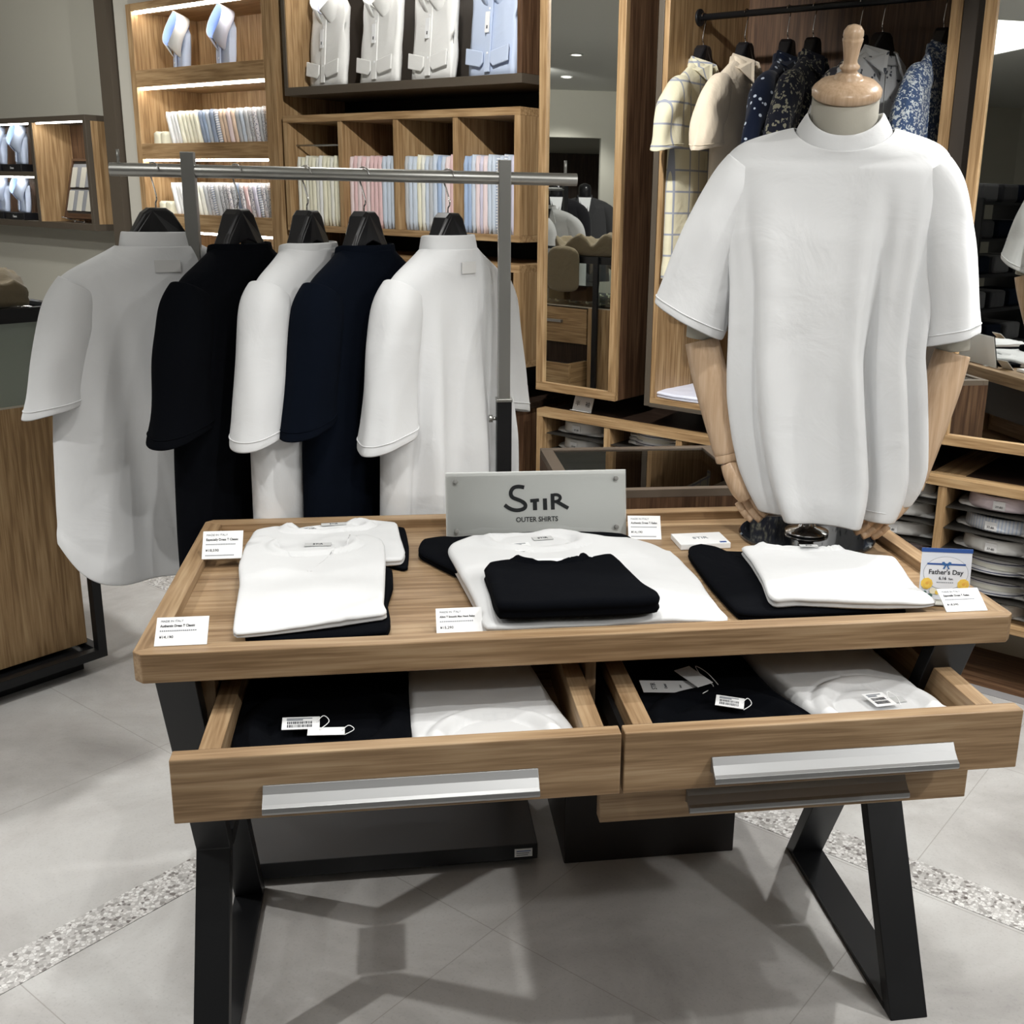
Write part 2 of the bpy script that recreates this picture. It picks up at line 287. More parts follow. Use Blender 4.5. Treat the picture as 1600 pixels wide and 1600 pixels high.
# downlights in the ceiling
def downlight(x, y, lab):
    t = thing('downlight', lab, 'ceiling light', (x, y, CEIL), 0, 'round recessed downlights in the ceiling')
    MB().lathe([(0.058, -0.001), (0.058, -0.012), (0.044, -0.012), (0.044, -0.001)], n=28).build('trim_ring', simple_once('white_trim', (0.8, 0.8, 0.78), 0.5), t, smooth=True)
    MB().lathe([(0.043, -0.004), (0.043, -0.007)], n=24).build('lamp_disc', LEDW, t)
_c = {}
def simple_once(nm, col, r):
    if nm not in _c: _c[nm] = simple(nm, col, r)
    return _c[nm]
LEDW = simple('downlight_glow', (1, 1, 1), 0.5, emit=(1, 0.96, 0.9), es=9)
for k, (x, y) in enumerate([(-4.15, 1.95), (-5.9, 1.84), (-2.9, 2.6), (-4.9, 2.7), (-1.9, -0.2), (-3.4, -1.0), (-1.0, -2.2), (-4.4, 0.2), (-8.9, 1.6), (-2.6, -2.9), (-0.4, -3.4), (-2.0, -4.4)]):
    downlight(x, y, 'round recessed downlight in the pale ceiling, glowing in the mirror reflection')

# ================================================================== display table
TW, TD = 1.41, 0.685
t = thing('display_table', 'light oak display table with raised rim, pulled-out drawers and black metal legs', 'table', (0, 0, 0))
rw = 0.035; ch = 0.014; ZT = 0.80; ZB = 0.753; ZS = 0.782
m = MB(); m.prism([(ch, 0), (TW - ch, 0), (TW, ch), (TW - rw, rw), (rw, rw), (0, ch)], ZB, ZT).build('rim_rail', TAB[0], t, bevel=0.0015)
m = MB(); m.prism([(rw, TD - rw), (TW - rw, TD - rw), (TW, TD - ch), (TW - ch, TD), (ch, TD), (0, TD - ch)], ZB, ZT).build('rim_rail', TAB[0], t, bevel=0.0015)
for x0 in (0, 1):
    p = [(0, ch), (rw, rw), (rw, TD - rw), (0, TD - ch)]
    if x0: p = [(TW - x, y) for x, y in p][::-1]
    MB().prism(p, ZB, ZT).build('rim_rail', TAB[1], t, bevel=0.0015)
B(rw, TW - rw, rw, TD - rw, ZB + 0.002, ZS).build('tray_panel', TAB[0], t)
cz = 0.595
for x0, x1 in ((0.075, 0.103), (0.693, 0.711), (1.322, 1.347)):
    B(x0, x1, 0.075, 0.60, cz if x0 < 0.5 else 0.475, ZB).build('carcass_panel', TAB[2], t, bevel=0.001)
B(0.075, 1.347, 0.585, 0.60, cz, ZB).build('carcass_back', DARKP, t)
B(0.103, 0.693, 0.08, 0.585, cz - 0.004, cz + 0.004).build('carcass_floor', TAB[0], t)
B(0.711, 1.322, 0.08, 0.585, 0.470, 0.478).build('carcass_floor', TAB[0], t)
def handle(par, x0, x1, y, z):
    pr = [(0, 0.030), (-0.003, 0.0305), (-0.010, 0.020), (-0.021, 0.010), (-0.027, 0.0075), (-0.0285, 0.001), (-0.026, -0.003), (-0.021, -0.002), (-0.019, 0.002), (-0.010, 0.008), (-0.002, 0.004), (0, 0.004)]
    return MB().prism_x([(y + a, z + b) for a, b in pr], x0, x1).build('handle', ALU, par, bevel=0.0006)
def drawer(x0, x1, y, z0, z1, hx0, hx1, hz, yb, rl):
    f = B(x0, x1, y, y + 0.028, z0, z1).build('drawer', TAB[0], t, bevel=0.002)
    handle(f, hx0, hx1, y, hz)
    for a in rl: B(a, a + 0.031, y + 0.028, yb, z0 + 0.01, z1).build('drawer_side', TAB[1], f, bevel=0.001)
    B(rl[0] + 0.031, rl[1], y + 0.028, yb, z0 + 0.012, z0 + 0.02).build('drawer_bottom', TAB[0], f)
    B(rl[0] + 0.031, rl[1], yb - 0.012, yb, z0 + 0.02, z1).build('drawer_back', TAB[0], f)
    for a, d in ((rl[0] - 0.010, 0), (rl[1] + 0.032, 0)): B(a, a + 0.008, y + 0.05, yb - 0.02, z0 + 0.035, z0 + 0.075).build('slide_rail', BLK, f)
drawer(0.072, 0.711, -0.138, 0.60, 0.70, 0.196, 0.587, 0.623, 0.36, (0.107, 0.658))
drawer(0.716, 1.354, -0.138, 0.60, 0.70, 0.850, 1.240, 0.623, 0.36, (0.733, 1.287))
drawer(0.705, 1.345, -0.022, 0.478, 0.588, 0.848, 1.228, 0.503, 0.48, (0.733, 1.287))
def legframe(x0, x1):
    T = 0.030; g = t; H = ZB
    def bar(p, q, nm='leg'):
        p = Vector((0, *p)); q = Vector((0, *q)); d = (q - p).normalized(); nn = Vector((0, -d.z, d.y)) * T / 2
        MB().prism_x([(p.y + nn.y, p.z + nn.z), (q.y + nn.y, q.z + nn.z), (q.y - nn.y, q.z - nn.z), (p.y - nn.y, p.z - nn.z)], x0, x1).build(nm, BLK, g, bevel=0.0015)
    def chev(a, k, b):
        # bent flat bar: mitred polygon
        P = [Vector(a), Vector(k), Vector(b)]; d1 = (P[1] - P[0]).normalized(); d2 = (P[2] - P[1]).normalized()
        n1 = Vector((-d1.y, d1.x)); n2 = Vector((-d2.y, d2.x)); mt = (n1 + n2).normalized(); L = T / 2 / mt.dot(n1)
        s1 = T / 2 / abs(n1.x); s2 = T / 2 / abs(n2.x); e = lambda p, s: (p.x + s, p.y)
        sg = 1 if n1.x > 0 else -1
        pts = [e(P[0], s1 * sg), (P[1].x + mt.x * L, P[1].y + mt.y * L), e(P[2], s2 * sg), e(P[2], -s2 * sg), (P[1].x - mt.x * L, P[1].y - mt.y * L), e(P[0], -s1 * sg)]
        MB().prism_x(pts, x0, x1).build('leg', BLK, g, bevel=0.0015)
    chev((0.02, 0.0), (0.205, 0.345), (0.02, H)); chev((0.545, 0.0), (0.365, 0.345), (0.545, H))
    B(x0, x1, 0.225, 0.345, 0.33, 0.36).build('knee_plate', BLK, g)
    B(x0, x1, 0.035, 0.53, 0.0, 0.012).build('foot_bar', BLK, g); B(x0, x1, 0.04, 0.52, H - 0.012, H).build('top_bar', BLK, g)
legframe(0.030, 0.088); legframe(1.272, 1.345)

# ================================================================== clothes rack
RY = 0.90; RZ = 1.495
r = thing('clothes_rack', 'brushed steel rail rack on black base behind the display table', 'clothes rack', (0.31, RY, 0))
MB().tube([(-0.488, 0, RZ), (0.488, 0, RZ)], 0.0135, 24).build('hanging_bar', STEEL, r, smooth=True, bevel=0.001)
for x in (-0.47, 0.462): MB().tube([(x, 0, RZ + 0.012), (x, 0, RZ + 0.04)], 0.0035, 8).build('end_pin', STEEL, r, smooth=True)
for x in (-0.332, 0.328):
    B(x - 0.0135, x + 0.0135, -0.014, 0.014, 0.9, RZ + 0.038).build('upright', STEEL, r, bevel=0.0015)
    B(x - 0.017, x + 0.017, -0.017, 0.017, 0.06, 1.005).build('upright_sleeve', BLK, r, bevel=0.0015)
    B(x - 0.0185, x + 0.0185, -0.0185, 0.0185, 1.003, 1.010).build('collar', STEEL, r, bevel=0.001)
    MB().tube([(x - 0.016, 0, 0.962), (x - 0.026, 0, 0.962)], 0.004, 10).build('knob_stem', STEEL, r, smooth=True)
    MB().tube([(x - 0.026, 0, 0.962), (x - 0.034, 0, 0.962)], 0.009, 16).build('knob', STEEL, r, smooth=True, bevel=0.001)
B(-0.350, 0.374, -0.34, 0.34, 0.022, 0.060).build('base', DGREY, r, bevel=0.002)
for sx in (-0.33, 0.33):
    for sy in (-0.28, 0.28): MB().tube([(sx - 0.01, sy, 0.012), (sx + 0.01, sy, 0.012)], 0.012, 14).build('caster', BLKP, r, smooth=True)
st = B(0.322, 0.362, -0.3412, -0.340, 0.030, 0.050).build('label_sticker', PAPER, r)
for k in range(3): B(0.326, 0.352 + 0.003 * k, -0.3418, -0.3411, 0.0335 + 0.005 * k, 0.0352 + 0.005 * k).build('print_line', BLUEINK if k == 2 else GREYINK, st)

bx = thing('storage_box', 'black storage box on the floor under the right half of the table', 'box', (0.944, 0.72, 0))
B(-0.199, 0.199, -0.157, 0.157, 0.0, 0.40).build('body', simple('black_brown', (0.012, 0.008, 0.007), 0.45), bx, bevel=0.003)
B(-0.203, 0.203, -0.161, 0.161, 0.40, 0.415).build('lid', BLKP, bx, bevel=0.002)
B(-0.02, 0.03, -0.1585, -0.157, 0.13, 0.133).build('slot', BLK, bx)

# ================================================================== low glass-topped showcase behind the table
sc = thing('glass_showcase', 'dark brown showcase with a glass top standing behind the display table', 'display case', (1.02, 1.06, 0))
X0, X1, Y0, Y1, H = -0.245, 0.235, -0.22, 0.225, 0.80
DB = simple('brown_frame', (0.13, 0.10, 0.075), 0.45)
fr = MB(); fr.box(X0, X1, Y0, Y0 + 0.022, H - 0.02, H).box(X0, X1, Y1 - 0.022, Y1, H - 0.02, H).box(X0, X0 + 0.032, Y0 + 0.022, Y1 - 0.022, H - 0.02, H).box(X1 - 0.032, X1, Y0 + 0.022, Y1 - 0.022, H - 0.02, H); fr.build('top_frame', DB, sc, bevel=0.001)
B(X0 + 0.032, X1 - 0.032, Y0 + 0.022, Y1 - 0.022, H - 0.010, H - 0.004).build('glass_top', SGLASS, sc)
B(X0, X1, Y0, Y0 + 0.02, 0.03, H - 0.02).build('front_panel', WAL[2], sc); B(X0, X1, Y1 - 0.02, Y1, 0.03, H - 0.02).build('back_panel', WAL[2], sc)
B(X0, X0 + 0.02, Y0 + 0.02, Y1 - 0.02, 0.03, H - 0.02).build('side_panel', WAL[2], sc); B(X1 - 0.02, X1, Y0 + 0.02, Y1 - 0.02, 0.03, H - 0.02).build('side_panel', WAL[2], sc)
B(X0 + 0.02, X1 - 0.02, Y0 + 0.02, Y1 - 0.02, 0.62, 0.64).build('shelf', WAL[0], sc); B(X0 + 0.03, X1 - 0.03, Y0 + 0.03, Y1 - 0.03, 0, 0.03).build('plinth', BLK, sc)
for k, (x, y) in enumerate([(0.93, 1.10), (1.10, 1.12)]):
    o = thing('folded_handkerchief', ['beige folded handkerchief lying left under the showcase glass', 'beige folded handkerchief lying right under the showcase glass'][k], 'handkerchief', (x, y, 0.641), 0.1)
    B(-0.05, 0.05, -0.09, 0.09, 0, 0.012).build('cloth', OFFW, o, bevel=0.004); B(-0.05, 0.02, -0.085, 0.0, 0.012, 0.018).build('cloth_fold', OFFW, o, bevel=0.002)
# ================================================================== garments
def cr(pts, n):
    P = [Vector(p) for p in pts]; out = []
    for k in range(n):
        u = k / (n - 1) * (len(P) - 1); i = min(int(u), len(P) - 2); f = u - i
        p0, p1, p2, p3 = P[max(i - 1, 0)], P[i], P[i + 1], P[min(i + 2, len(P) - 1)]
        out.append(0.5 * ((2 * p1) + (p2 - p0) * f + (2 * p0 - 5 * p1 + 4 * p2 - p3) * f * f + (3 * p1 - p0 - 3 * p2 + p3) * f ** 3))
    return out
def spw(v, p): return math.copysign(abs(v) ** p, v)
def wrinkle(x, y, z, seed, sc=5.0): return noise.noise(Vector((x * sc + seed * 3.1, y * sc - seed, z * sc * 0.6 + seed * 1.7)))
def body_mesh(tab, folds, seed, hemf=None, N=96, rows=46, neckdrop=0.02, wr=0.006, hemband=0.025, dip=None):
    """tab rows from neck down: (drop, a, b, xo, yo); drop 0 at the neck base"""
    L = tab[-1][0]; rings = []
    for j in range(rows):
        q = j / (rows - 1); q = q ** 1.35; d = L * q; a, b, xo, yo = lerp_tab(tab, d); ring = []
        for i in range(N):
            th = 2 * pi * i / N; c, s = cos(th), sin(th); ex = 0.82 + 0.30 * max(0, 1 - d / 0.15); x = a * spw(c, 0.82 + 0.1 * max(0, 1 - d / 0.15)); y = b * spw(s, ex)
            k = d / L; rad = 0
            for (t0, dr, wd, am) in folds:
                dt = (th - (t0 + dr * k) + pi) % (2 * pi) - pi
                rad += am * gs(dt, wd * (0.7 + 0.6 * k)) * min(1, max(0, (k - 0.12) / 0.5))
            rad += wr * wrinkle(x, y, -d * 0.5, seed, 7) * min(1, k * 4 + 0.15)
            if hemband and j >= rows - 3: rad += 0.003
            nx, ny = b * c, a * s; ln = sqrt(nx * nx + ny * ny) or 1
            z = -d - (neckdrop * max(0, -s) ** 1.3 * max(0, 1 - d / 0.08))
            if hemf: z += hemf(th, c, s) * k ** 3
            ring.append((x + xo + nx / ln * rad, y + yo + ny / ln * rad, z))
        rings.append(ring)
    return rings
def sleeve_mesh(side, path, rw, rd, seed, n=40, m=18, cutz=0.5, wr=0.006, tilt=0.03):
    P = cr([(side * x, y, z) for x, y, z in path], m); W = cr([(a, 0, 0) for a in rw], m); D = cr([(a, 0, 0) for a in rd], m); rings = []
    for j in range(m):
        T = (P[min(j + 1, m - 1)] - P[max(j - 1, 0)]).normalized(); k = j / (m - 1)
        T = (T * (1 - cutz * k) + Vector((side * 0.12, 0, -1)) * cutz * k).normalized()
        u = Vector((0, 1, 0)).cross(T).normalized(); v = Vector((0, 1, 0)); ring = []
        for i in range(n):
            th = 2 * pi * i / n; rr = 1 + 0.0; w = 1.6 * wr * wrinkle(i / n * 2 if i < n / 2 else (n - i) / n * 2, j * 0.03, k, seed, 4) * k
            e = 0.003 if j >= m - 2 else 0
            p = P[j] + u * (W[j].x + w + e) * spw(cos(th), 0.9) + v * (D[j].x + w + e) * spw(sin(th), 0.9)
            p.z += tilt * k * k * side * cos(th)
            ring.append(tuple(p))
        rings.append(ring)
    return rings
def collar_mesh(a, b, h, xo, yo, neckdrop, taper=0.9, N=48, lean=0.0):
    rings = []
    for k in range(5):
        q = k / 4; rings.append([((a * (1 - (1 - taper) * q)) * spw(cos(2 * pi * i / N), .9) + xo, (b * (1 - (1 - taper) * q)) * spw(sin(2 * pi * i / N), .9) + yo + lean * q,
                                  h * q - neckdrop * max(0, -sin(2 * pi * i / N)) ** 1.3 - 0.006 - 0.007 * (k == 0)) for i in range(N)])
    return rings
def tee(t, mat, tab, folds, seed, sl, sr, collar, hemf=None, neckdrop=0.02, wr=0.006, label=True, back=1, solid=0.002, tilts=(0.03, 0.03)):
    br = body_mesh(tab, folds, seed, hemf, neckdrop=neckdrop, wr=wr); bm_ = MB().loft(br, False, False)
    bm_.tube([(x, y, z + 0.022) for x, y, z in br[-1]] + [(br[-1][0][0], br[-1][0][1], br[-1][0][2] + 0.022)], 0.0016, 5)
    bm_.build('body', mat, t, smooth=True, solid=solid, sub=1)
    for side, S in ((-1, sl), (1, sr)):
        if not S: continue
        sr_ = sleeve_mesh(side, S[0], S[1], S[2], seed + side, wr=wr, tilt=tilts[side > 0]); sm_ = MB().loft(sr_, False, False)
        hr = [tuple(Vector(a_).lerp(Vector(b_), min(1, 0.022 / max(0.005, (Vector(a_) - Vector(b_)).length)))) for a_, b_ in zip(sr_[-1], sr_[-2])]
        sm_.tube(hr + [hr[0]], 0.0016, 5)
        sm_.build('sleeve', mat, t, smooth=True, solid=solid, sub=1)
    a, b, h, tp = collar
    MB().loft(collar_mesh(a, b, h, tab[0][3], tab[0][4], neckdrop, tp), False, False).build('collar', mat, t, smooth=True, solid=0.0042, sub=1)
    if label:
        y = tab[0][4] + b + 0.012
def hanger(x, yaw, lab, z, group, hookrot=None, top=0.075, par=None, loc=None, barr=0.0135, dz=None):
    t = thing('clothes_hanger', lab, 'clothes hanger', loc or (x, RY, z), yaw, group)
    pr = [(-0.016, top), (0.016, top), (0.030, top - 0.010), (0.055, top - 0.050), (0.075, top - 0.080), (0.11, top - 0.112), (0.178, top - 0.152), (0.182, top - 0.168), (0.172, top - 0.172), (0.09, top - 0.130), (0.050, top - 0.098), (0.030, top - 0.070), (0.0, top - 0.062)]
    pr = pr + [(-a, b) for a, b in pr[:-1]][::-1]; pr = [p for i, p in enumerate(pr) if p not in pr[:i]]
    n = len(pr); rings = []
    for k, (yy, sc) in enumerate(((-0.021, 0.90), (-0.015, 1.0), (0.015, 1.0), (0.021, 0.90))):
        rings.append([(px * (1 if abs(px) > .1 else sc), yy * (1.0 if abs(px) < 0.05 else 0.8), pz - (1 - sc) * 0.03 * (1 if pz > top - 0.05 else -0.2)) for px, pz in pr])
    MB().loft(rings).build('shoulder_piece', BLKP, t, smooth=False, bevel=0.004)
    d = (RZ - z) if dz is None else dz; R = barr + 0.0025; pts = [(0, 0, top - 0.005), (0, 0, top + 0.012), (0, 0.007, top + 0.024), (0, 0.004, (top + d) / 2), (0, -0.006, d - R - 0.012)]
    pts = [(0, 0, top - 0.005), (0, 0, top + 0.01), (0, -0.006, top + 0.022), (0, R * 0.7, d - R * 0.9)]
    for k in range(0, 10): an = radians(-20 + k * 22); pts.append((0, R * 1.35 * cos(an), d + R * sin(an)))
    MB().tube([tuple(p) for p in cr(pts, 44)], 0.0017, 8).build('hook', CHROME, t, smooth=True, rot=(0, 0, (-yaw + radians(38)) if hookrot is None else hookrot))
    return t
HT = [(0, .083, .050, 0, 0), (.010, .100, .050, 0, 0), (.030, .138, .050, 0, 0), (.052, .180, .050, 0, 0), (.070, .200, .050, 0, 0), (.090, .207, .052, 0, 0), (.13, .209, .056, 0, 0), (.22, .216, .060, 0, 0), (.42, .233, .064, 0, 0), (.60, .242, .062, 0, 0), (.72, .245, .060, 0, 0)]
def HS(w=1.0, out=0.0, L=1.0): return ([(.160, 0, -.082), (.180, 0, -.118), (.195, 0, -.10 - .08 * L), (.212 + out * .5, 0, -.10 - .175 * L), (.230 + out, 0, -.10 - .285 * L)], [.048, .055, .059, .064 * w, .070 * w], [.040, .050, .052, .050, .050])
BK = pi / 2
specs = [  # x, yaw deg, mat, z neck, word, folds, hem, sleeves
    (-0.093, 26, WHITE, 1.343, 'white half-sleeved shirt with curved hem, leftmost on the steel rack', [(BK - .15, .5, .10, 0.035), (BK - .5, .3, .16, -0.032), (BK + .6, -.2, .2, 0.019), (BK + .25, .1, .2, -0.016)], lambda th, c, s: 0.10 * abs(c) ** 6, 1, 'mock'),
    (0.072, 60, BLACK, 1.340, 'black half-sleeved shirt, second from the left on the steel rack', [(BK, .2, .2, 0.016)], None, 0, 'crew'),
    (0.215, 64, WHITE, 1.343, 'white half-sleeved shirt hanging between the two black shirts', [(BK - .3, .3, .14, 0.029), (BK + .25, .1, .15, -0.022), (BK + .8, 0, .15, 0.026)], None, 1, 'crew'),
    (0.335, 58, NAVYB, 1.340, 'blue-black half-sleeved shirt, fourth from the left on the rack', [(BK, .2, .2, 0.013)], None, 0, 'crew'),
    (0.515, 51, WHITE, 1.345, 'white mock neck shirt hanging beside the right rack post', [(BK + .55, .15, .13, 0.032), (BK + .25, .25, .12, -0.029), (BK - .05, .1, .12, 0.022), (BK - .45, -.2, .13, 0.032), (BK - .75, -.1, .12, -0.019)], None, 1, 'mock')]
SLN = [0.80, 0.92, 0.95, 0.88, 1.03]
for k, (x, yw, mt, zn, lab, fo, hf, wd, nk) in enumerate(specs):
    ry = pi + radians(yw)
    t = thing('hanging_shirt', lab, 'shirt', (x, RY, zn), ry, 'shirts hanging on the steel rack')
    tb = [(a, b * (1.04 if k == 0 else 0.98), c, d, e) for a, b, c, d, e in HT]
    col = (.082, .050, .036, .90) if nk == 'mock' else (.086, .052, .018, .95)
    tee(t, mt, tb, fo, 3.3 * k + 1, HS(1.0, .0, SLN[k]), HS(1.0, .0, SLN[k]), col, hf, neckdrop=0.006 if nk == 'mock' else 0.012)
    if mt is WHITE and k != 2: B(-0.026, 0.026, 0.0540, 0.0552, -0.052, -0.027).build('neck_label', simple_once('label_pale', (0.66, 0.66, 0.65), .8), t, rot=(0, 0, 0))
    hanger(x, ry, ['black plastic hanger holding the leftmost white shirt', 'black plastic hanger holding the second, black shirt', 'black plastic hanger holding the white shirt between black ones', 'black plastic hanger holding the blue-black shirt', 'black plastic hanger holding the white mock neck shirt'][k], 1.345, 'black plastic hangers on the steel rack')

# ------------------------------------------------------------------ mannequin
MX, MY, MZ = 1.235, 0.505, ZS
mq = thing('mannequin', 'headless linen mannequin with wooden neck cap and jointed wooden arms on the table', 'mannequin', (MX, MY, MZ), radians(-22.3))
MB().lathe([(0.0, 0), (0.137, 0), (0.140, 0.003), (0.140, 0.007), (0.137, 0.010), (0, 0.010)], n=72, cap0=False, cap1=False).build('base_disc', BASEBLK, mq, smooth=False)
MB().lathe([(0.045, 0.010), (0.045, 0.016), (0.020, 0.022), (0.016, 0.03), (0.016, 0.30)], n=32).build('stand_pole', CHROME, mq, smooth=True)
MB().lathe([(0.10, 0.26), (0.125, 0.32), (0.135, 0.42), (0.15, 0.56), (0.16, 0.66), (0.15, 0.72), (0.10, 0.765), (0.066, 0.79), (0.061, 0.82), (0.059, 0.875)], n=48, sy=0.56).build('torso', LINEN, mq, smooth=True, loc=(0.004, 0, 0))
MB().loft([[(0.0615 * cos(2 * pi * i / 48), 0.0585 * sin(2 * pi * i / 48), z0 + (k0 * sin(2 * pi * i / 48))) for i in range(48)] for z0, k0 in ((0, 0), (0.04, 0.01), (0.083, 0.0225))]).build('neck', LINEN, mq, smooth=True, loc=(0.007, -0.001, 0.785), bevel=0.001)
_cap = MB().lathe([(0.060, 0.872), (0.064, 0.876), (0.0645, 0.886), (0.061, 0.891), (0.052, 0.899), (0.030, 0.905), (0.026, 0.9075), (0.025, 0.911), (0.018, 0.915), (0.014, 0.920), (0.018, 0.924), (0.0185, 0.928), (0.014, 0.932), (0.0125, 0.937), (0.0155, 0.958), (0.0185, 0.972), (0.0190, 0.9755), (0.0170, 0.977), (0.0188, 0.981), (0.0180, 0.989), (0.0125, 0.997), (0.004, 1.0)], n=48); _cap.v = [(x, y, z - 0.872) for x, y, z in _cap.v]; _cap.build('neck_cap', BEECH, mq, smooth=True, loc=(0.007, -0.004, 0.868), rot=(radians(21), radians(2), 0))
def limb(name, pts, rs, mat, par, flat=1.0, n=28, sub=0):
    return MB().tube([tuple(p) for p in cr(pts, 20)], [v.x for v in cr([(r_, 0, 0) for r_ in rs], 20)], n, flat).build(name, mat, par, smooth=True, bevel=0.0015, sub=sub)
def arm(side, sh, el, wr_, hd):
    a = limb('upper_arm', [sh, ((sh[0] + el[0]) / 2 + side * 0.008, (sh[1] + el[1]) / 2, (sh[2] + el[2]) / 2), el], [0.040, 0.039, 0.031], LINEN, mq)
    E, Wv = Vector(el), Vector(wr_); d = (Wv - E).normalized()
    f = limb('forearm', [tuple(E + d * 0.004), tuple(E + d * 0.07), tuple(E.lerp(Wv, 0.6)), tuple(Wv)], [0.0345, 0.0365, 0.0335, 0.0275], BEECH, mq)
    MB().tube([tuple(Wv - d * 0.003), tuple(Wv + d * 0.018)], 0.0268, 28).build('wrist_ring', BEECH, f, smooth=True, bevel=0.004)
    Hh = Vector(hd); d2 = (Hh - Wv).normalized(); p0 = Wv + d * 0.018
    h = limb('hand', [tuple(p0), tuple(p0 + d2 * 0.025), tuple(p0 + d2 * 0.06), tuple(p0 + d2 * 0.085)], [0.0265, 0.034, 0.036, 0.028], BEECH, mq, flat=0.70)
    up = Vector((0, 1, 0)); lat = d2.cross(up).normalized(); q = p0 + d2 * 0.083
    fing = [(-0.022, 0.046, 0.0095), (-0.0075, 0.054, 0.010), (0.0075, 0.050, 0.0098), (0.022, 0.038, 0.0085)]
    for o_, L_, r_ in fing:
        b0 = q + lat * o_; cu = Vector((side * -0.55, -0.25, 0)); g = h
        b1 = b0 + d2 * L_ * 0.45; b2 = b1 + (d2 + cu * 0.5).normalized() * L_ * 0.33; b3 = b2 + (d2 + cu * 1.3).normalized() * L_ * 0.28
        for u, v, w in ((b0, b1, 1.0), (b1, b2, 0.93), (b2, b3, 0.85)):
            MB().tube([tuple(u), tuple(v)], [r_ * w, r_ * w * 0.92], 14).build('finger_segment', BEECH, g, smooth=True, bevel=0.002)
        for v in (b1, b2): MB().ball(tuple(v), r_ * 0.9, 12).build('knuckle', BEECH, g, smooth=True)
    th0 = p0 + d2 * 0.025 + lat * side * -0.026 + Vector((0, -0.008, 0)); th1 = th0 + d2 * 0.028 + lat * side * -0.016; th2 = th1 + d2 * 0.03 - lat * side * -0.001
    for u, v, w in ((th0, th1, 1), (th1, th2, 0.88)): MB().tube([tuple(u), tuple(v)], [0.0105 * w, 0.0092 * w], 14).build('thumb_segment', BEECH, h, smooth=True, bevel=0.002)
arm(-1, (-0.195, 0.0, 0.69), (-0.240, -0.01, 0.405), (-0.172, -0.03, 0.175), (-0.110, -0.04, 0.075))
arm(1, (0.195, 0.0, 0.69), (0.248, -0.01, 0.405), (0.196, -0.035, 0.150), (0.120, -0.06, 0.060))
ms = thing('mock_neck_shirt', 'white mock neck half-sleeved shirt worn by the mannequin', 'shirt', (MX, MY, MZ + 0.812), radians(-22.3))
FR = -pi / 2
MT = [(0, .092, .080, .008, 0), (.006, .116, .080, .006, 0), (.015, .148, .080, .004, 0), (.027, .180, .082, .002, .0), (.043, .200, .084, .000, 0), (.066, .211, .092, -.002, -.002), (.12, .212, .104, -.002, -.008), (.20, .203, .118, -.002, -.012), (.29, .190, .122, 0, -.014), (.42, .180, .120, .0, -.014),
      (.52, .182, .118, .010, -.014), (.60, .178, .116, .022, -.014), (.67, .170, .114, .034, -.014), (.715, .150, .110, .040, -.014), (.750, .132, .106, .042, -.014)]
def mhem(th, c, s): return (0.052 * max(0, c) ** 3 + 0.012 * max(0, -c) ** 4 + 0.012 * max(0, s))
mfold = [(FR + .40, .10, .075, -0.054), (FR + .22, .10, .10, 0.024), (FR + .78, .0, .09, 0.035), (FR + 1.0, -.02, .07, -0.035), (FR + 1.22, -.02, .08, 0.030), (FR - .50, .0, .16, 0.019), (FR - .80, .05, .10, -0.024), (FR - .15, .0, .2, -0.011), (FR - 1.15, 0, .10, 0.019), (FR - 1.4, 0, .08, -0.016)]
tee(ms, WHITE, MT, mfold, 11.0,
    ([(.162, .0, -.076), (.184, .0, -.112), (.208, -.004, -.18), (.238, -.01, -.27), (.265, -.012, -.372)], [.052, .058, .064, .068, .072], [.064, .078, .082, .080, .078]),
    ([(.162, .0, -.076), (.182, .0, -.112), (.199, -.004, -.18), (.216, -.01, -.27), (.233, -.012, -.385)], [.052, .058, .061, .060, .056], [.064, .078, .082, .078, .074]),
    (.0925, .081, .036, .76), mhem, neckdrop=0.044, wr=0.008, tilts=(-0.022, -0.008))

# ------------------------------------------------------------------ folded tees on the table and in the drawers
def smooth_poly(pts, n):
    P = [Vector((x, y, 0)) for x, y in pts]; m = len(P); dense = []
    for i in range(m):
        p0, p1, p2, p3 = P[i - 1], P[i], P[(i + 1) % m], P[(i + 2) % m]
        for k in range(8):
            f = k / 8; a = 0.5 * ((2 * p1) + (p2 - p0) * f + (2 * p0 - 5 * p1 + 4 * p2 - p3) * f * f + (3 * p1 - p0 - 3 * p2 + p3) * f ** 3); dense.append(a.lerp(p1.lerp(p2, f), 0.6))
    L = [0]
    for i in range(len(dense)): L.append(L[-1] + (dense[(i + 1) % len(dense)] - dense[i]).length)
    out = []; j = 0
    for k in range(n):
        d = L[-1] * k / n
        while L[j + 1] < d: j += 1
        f = (d - L[j]) / max(1e-9, L[j + 1] - L[j]); out.append(dense[j].lerp(dense[(j + 1) % len(dense)], f))
    return out
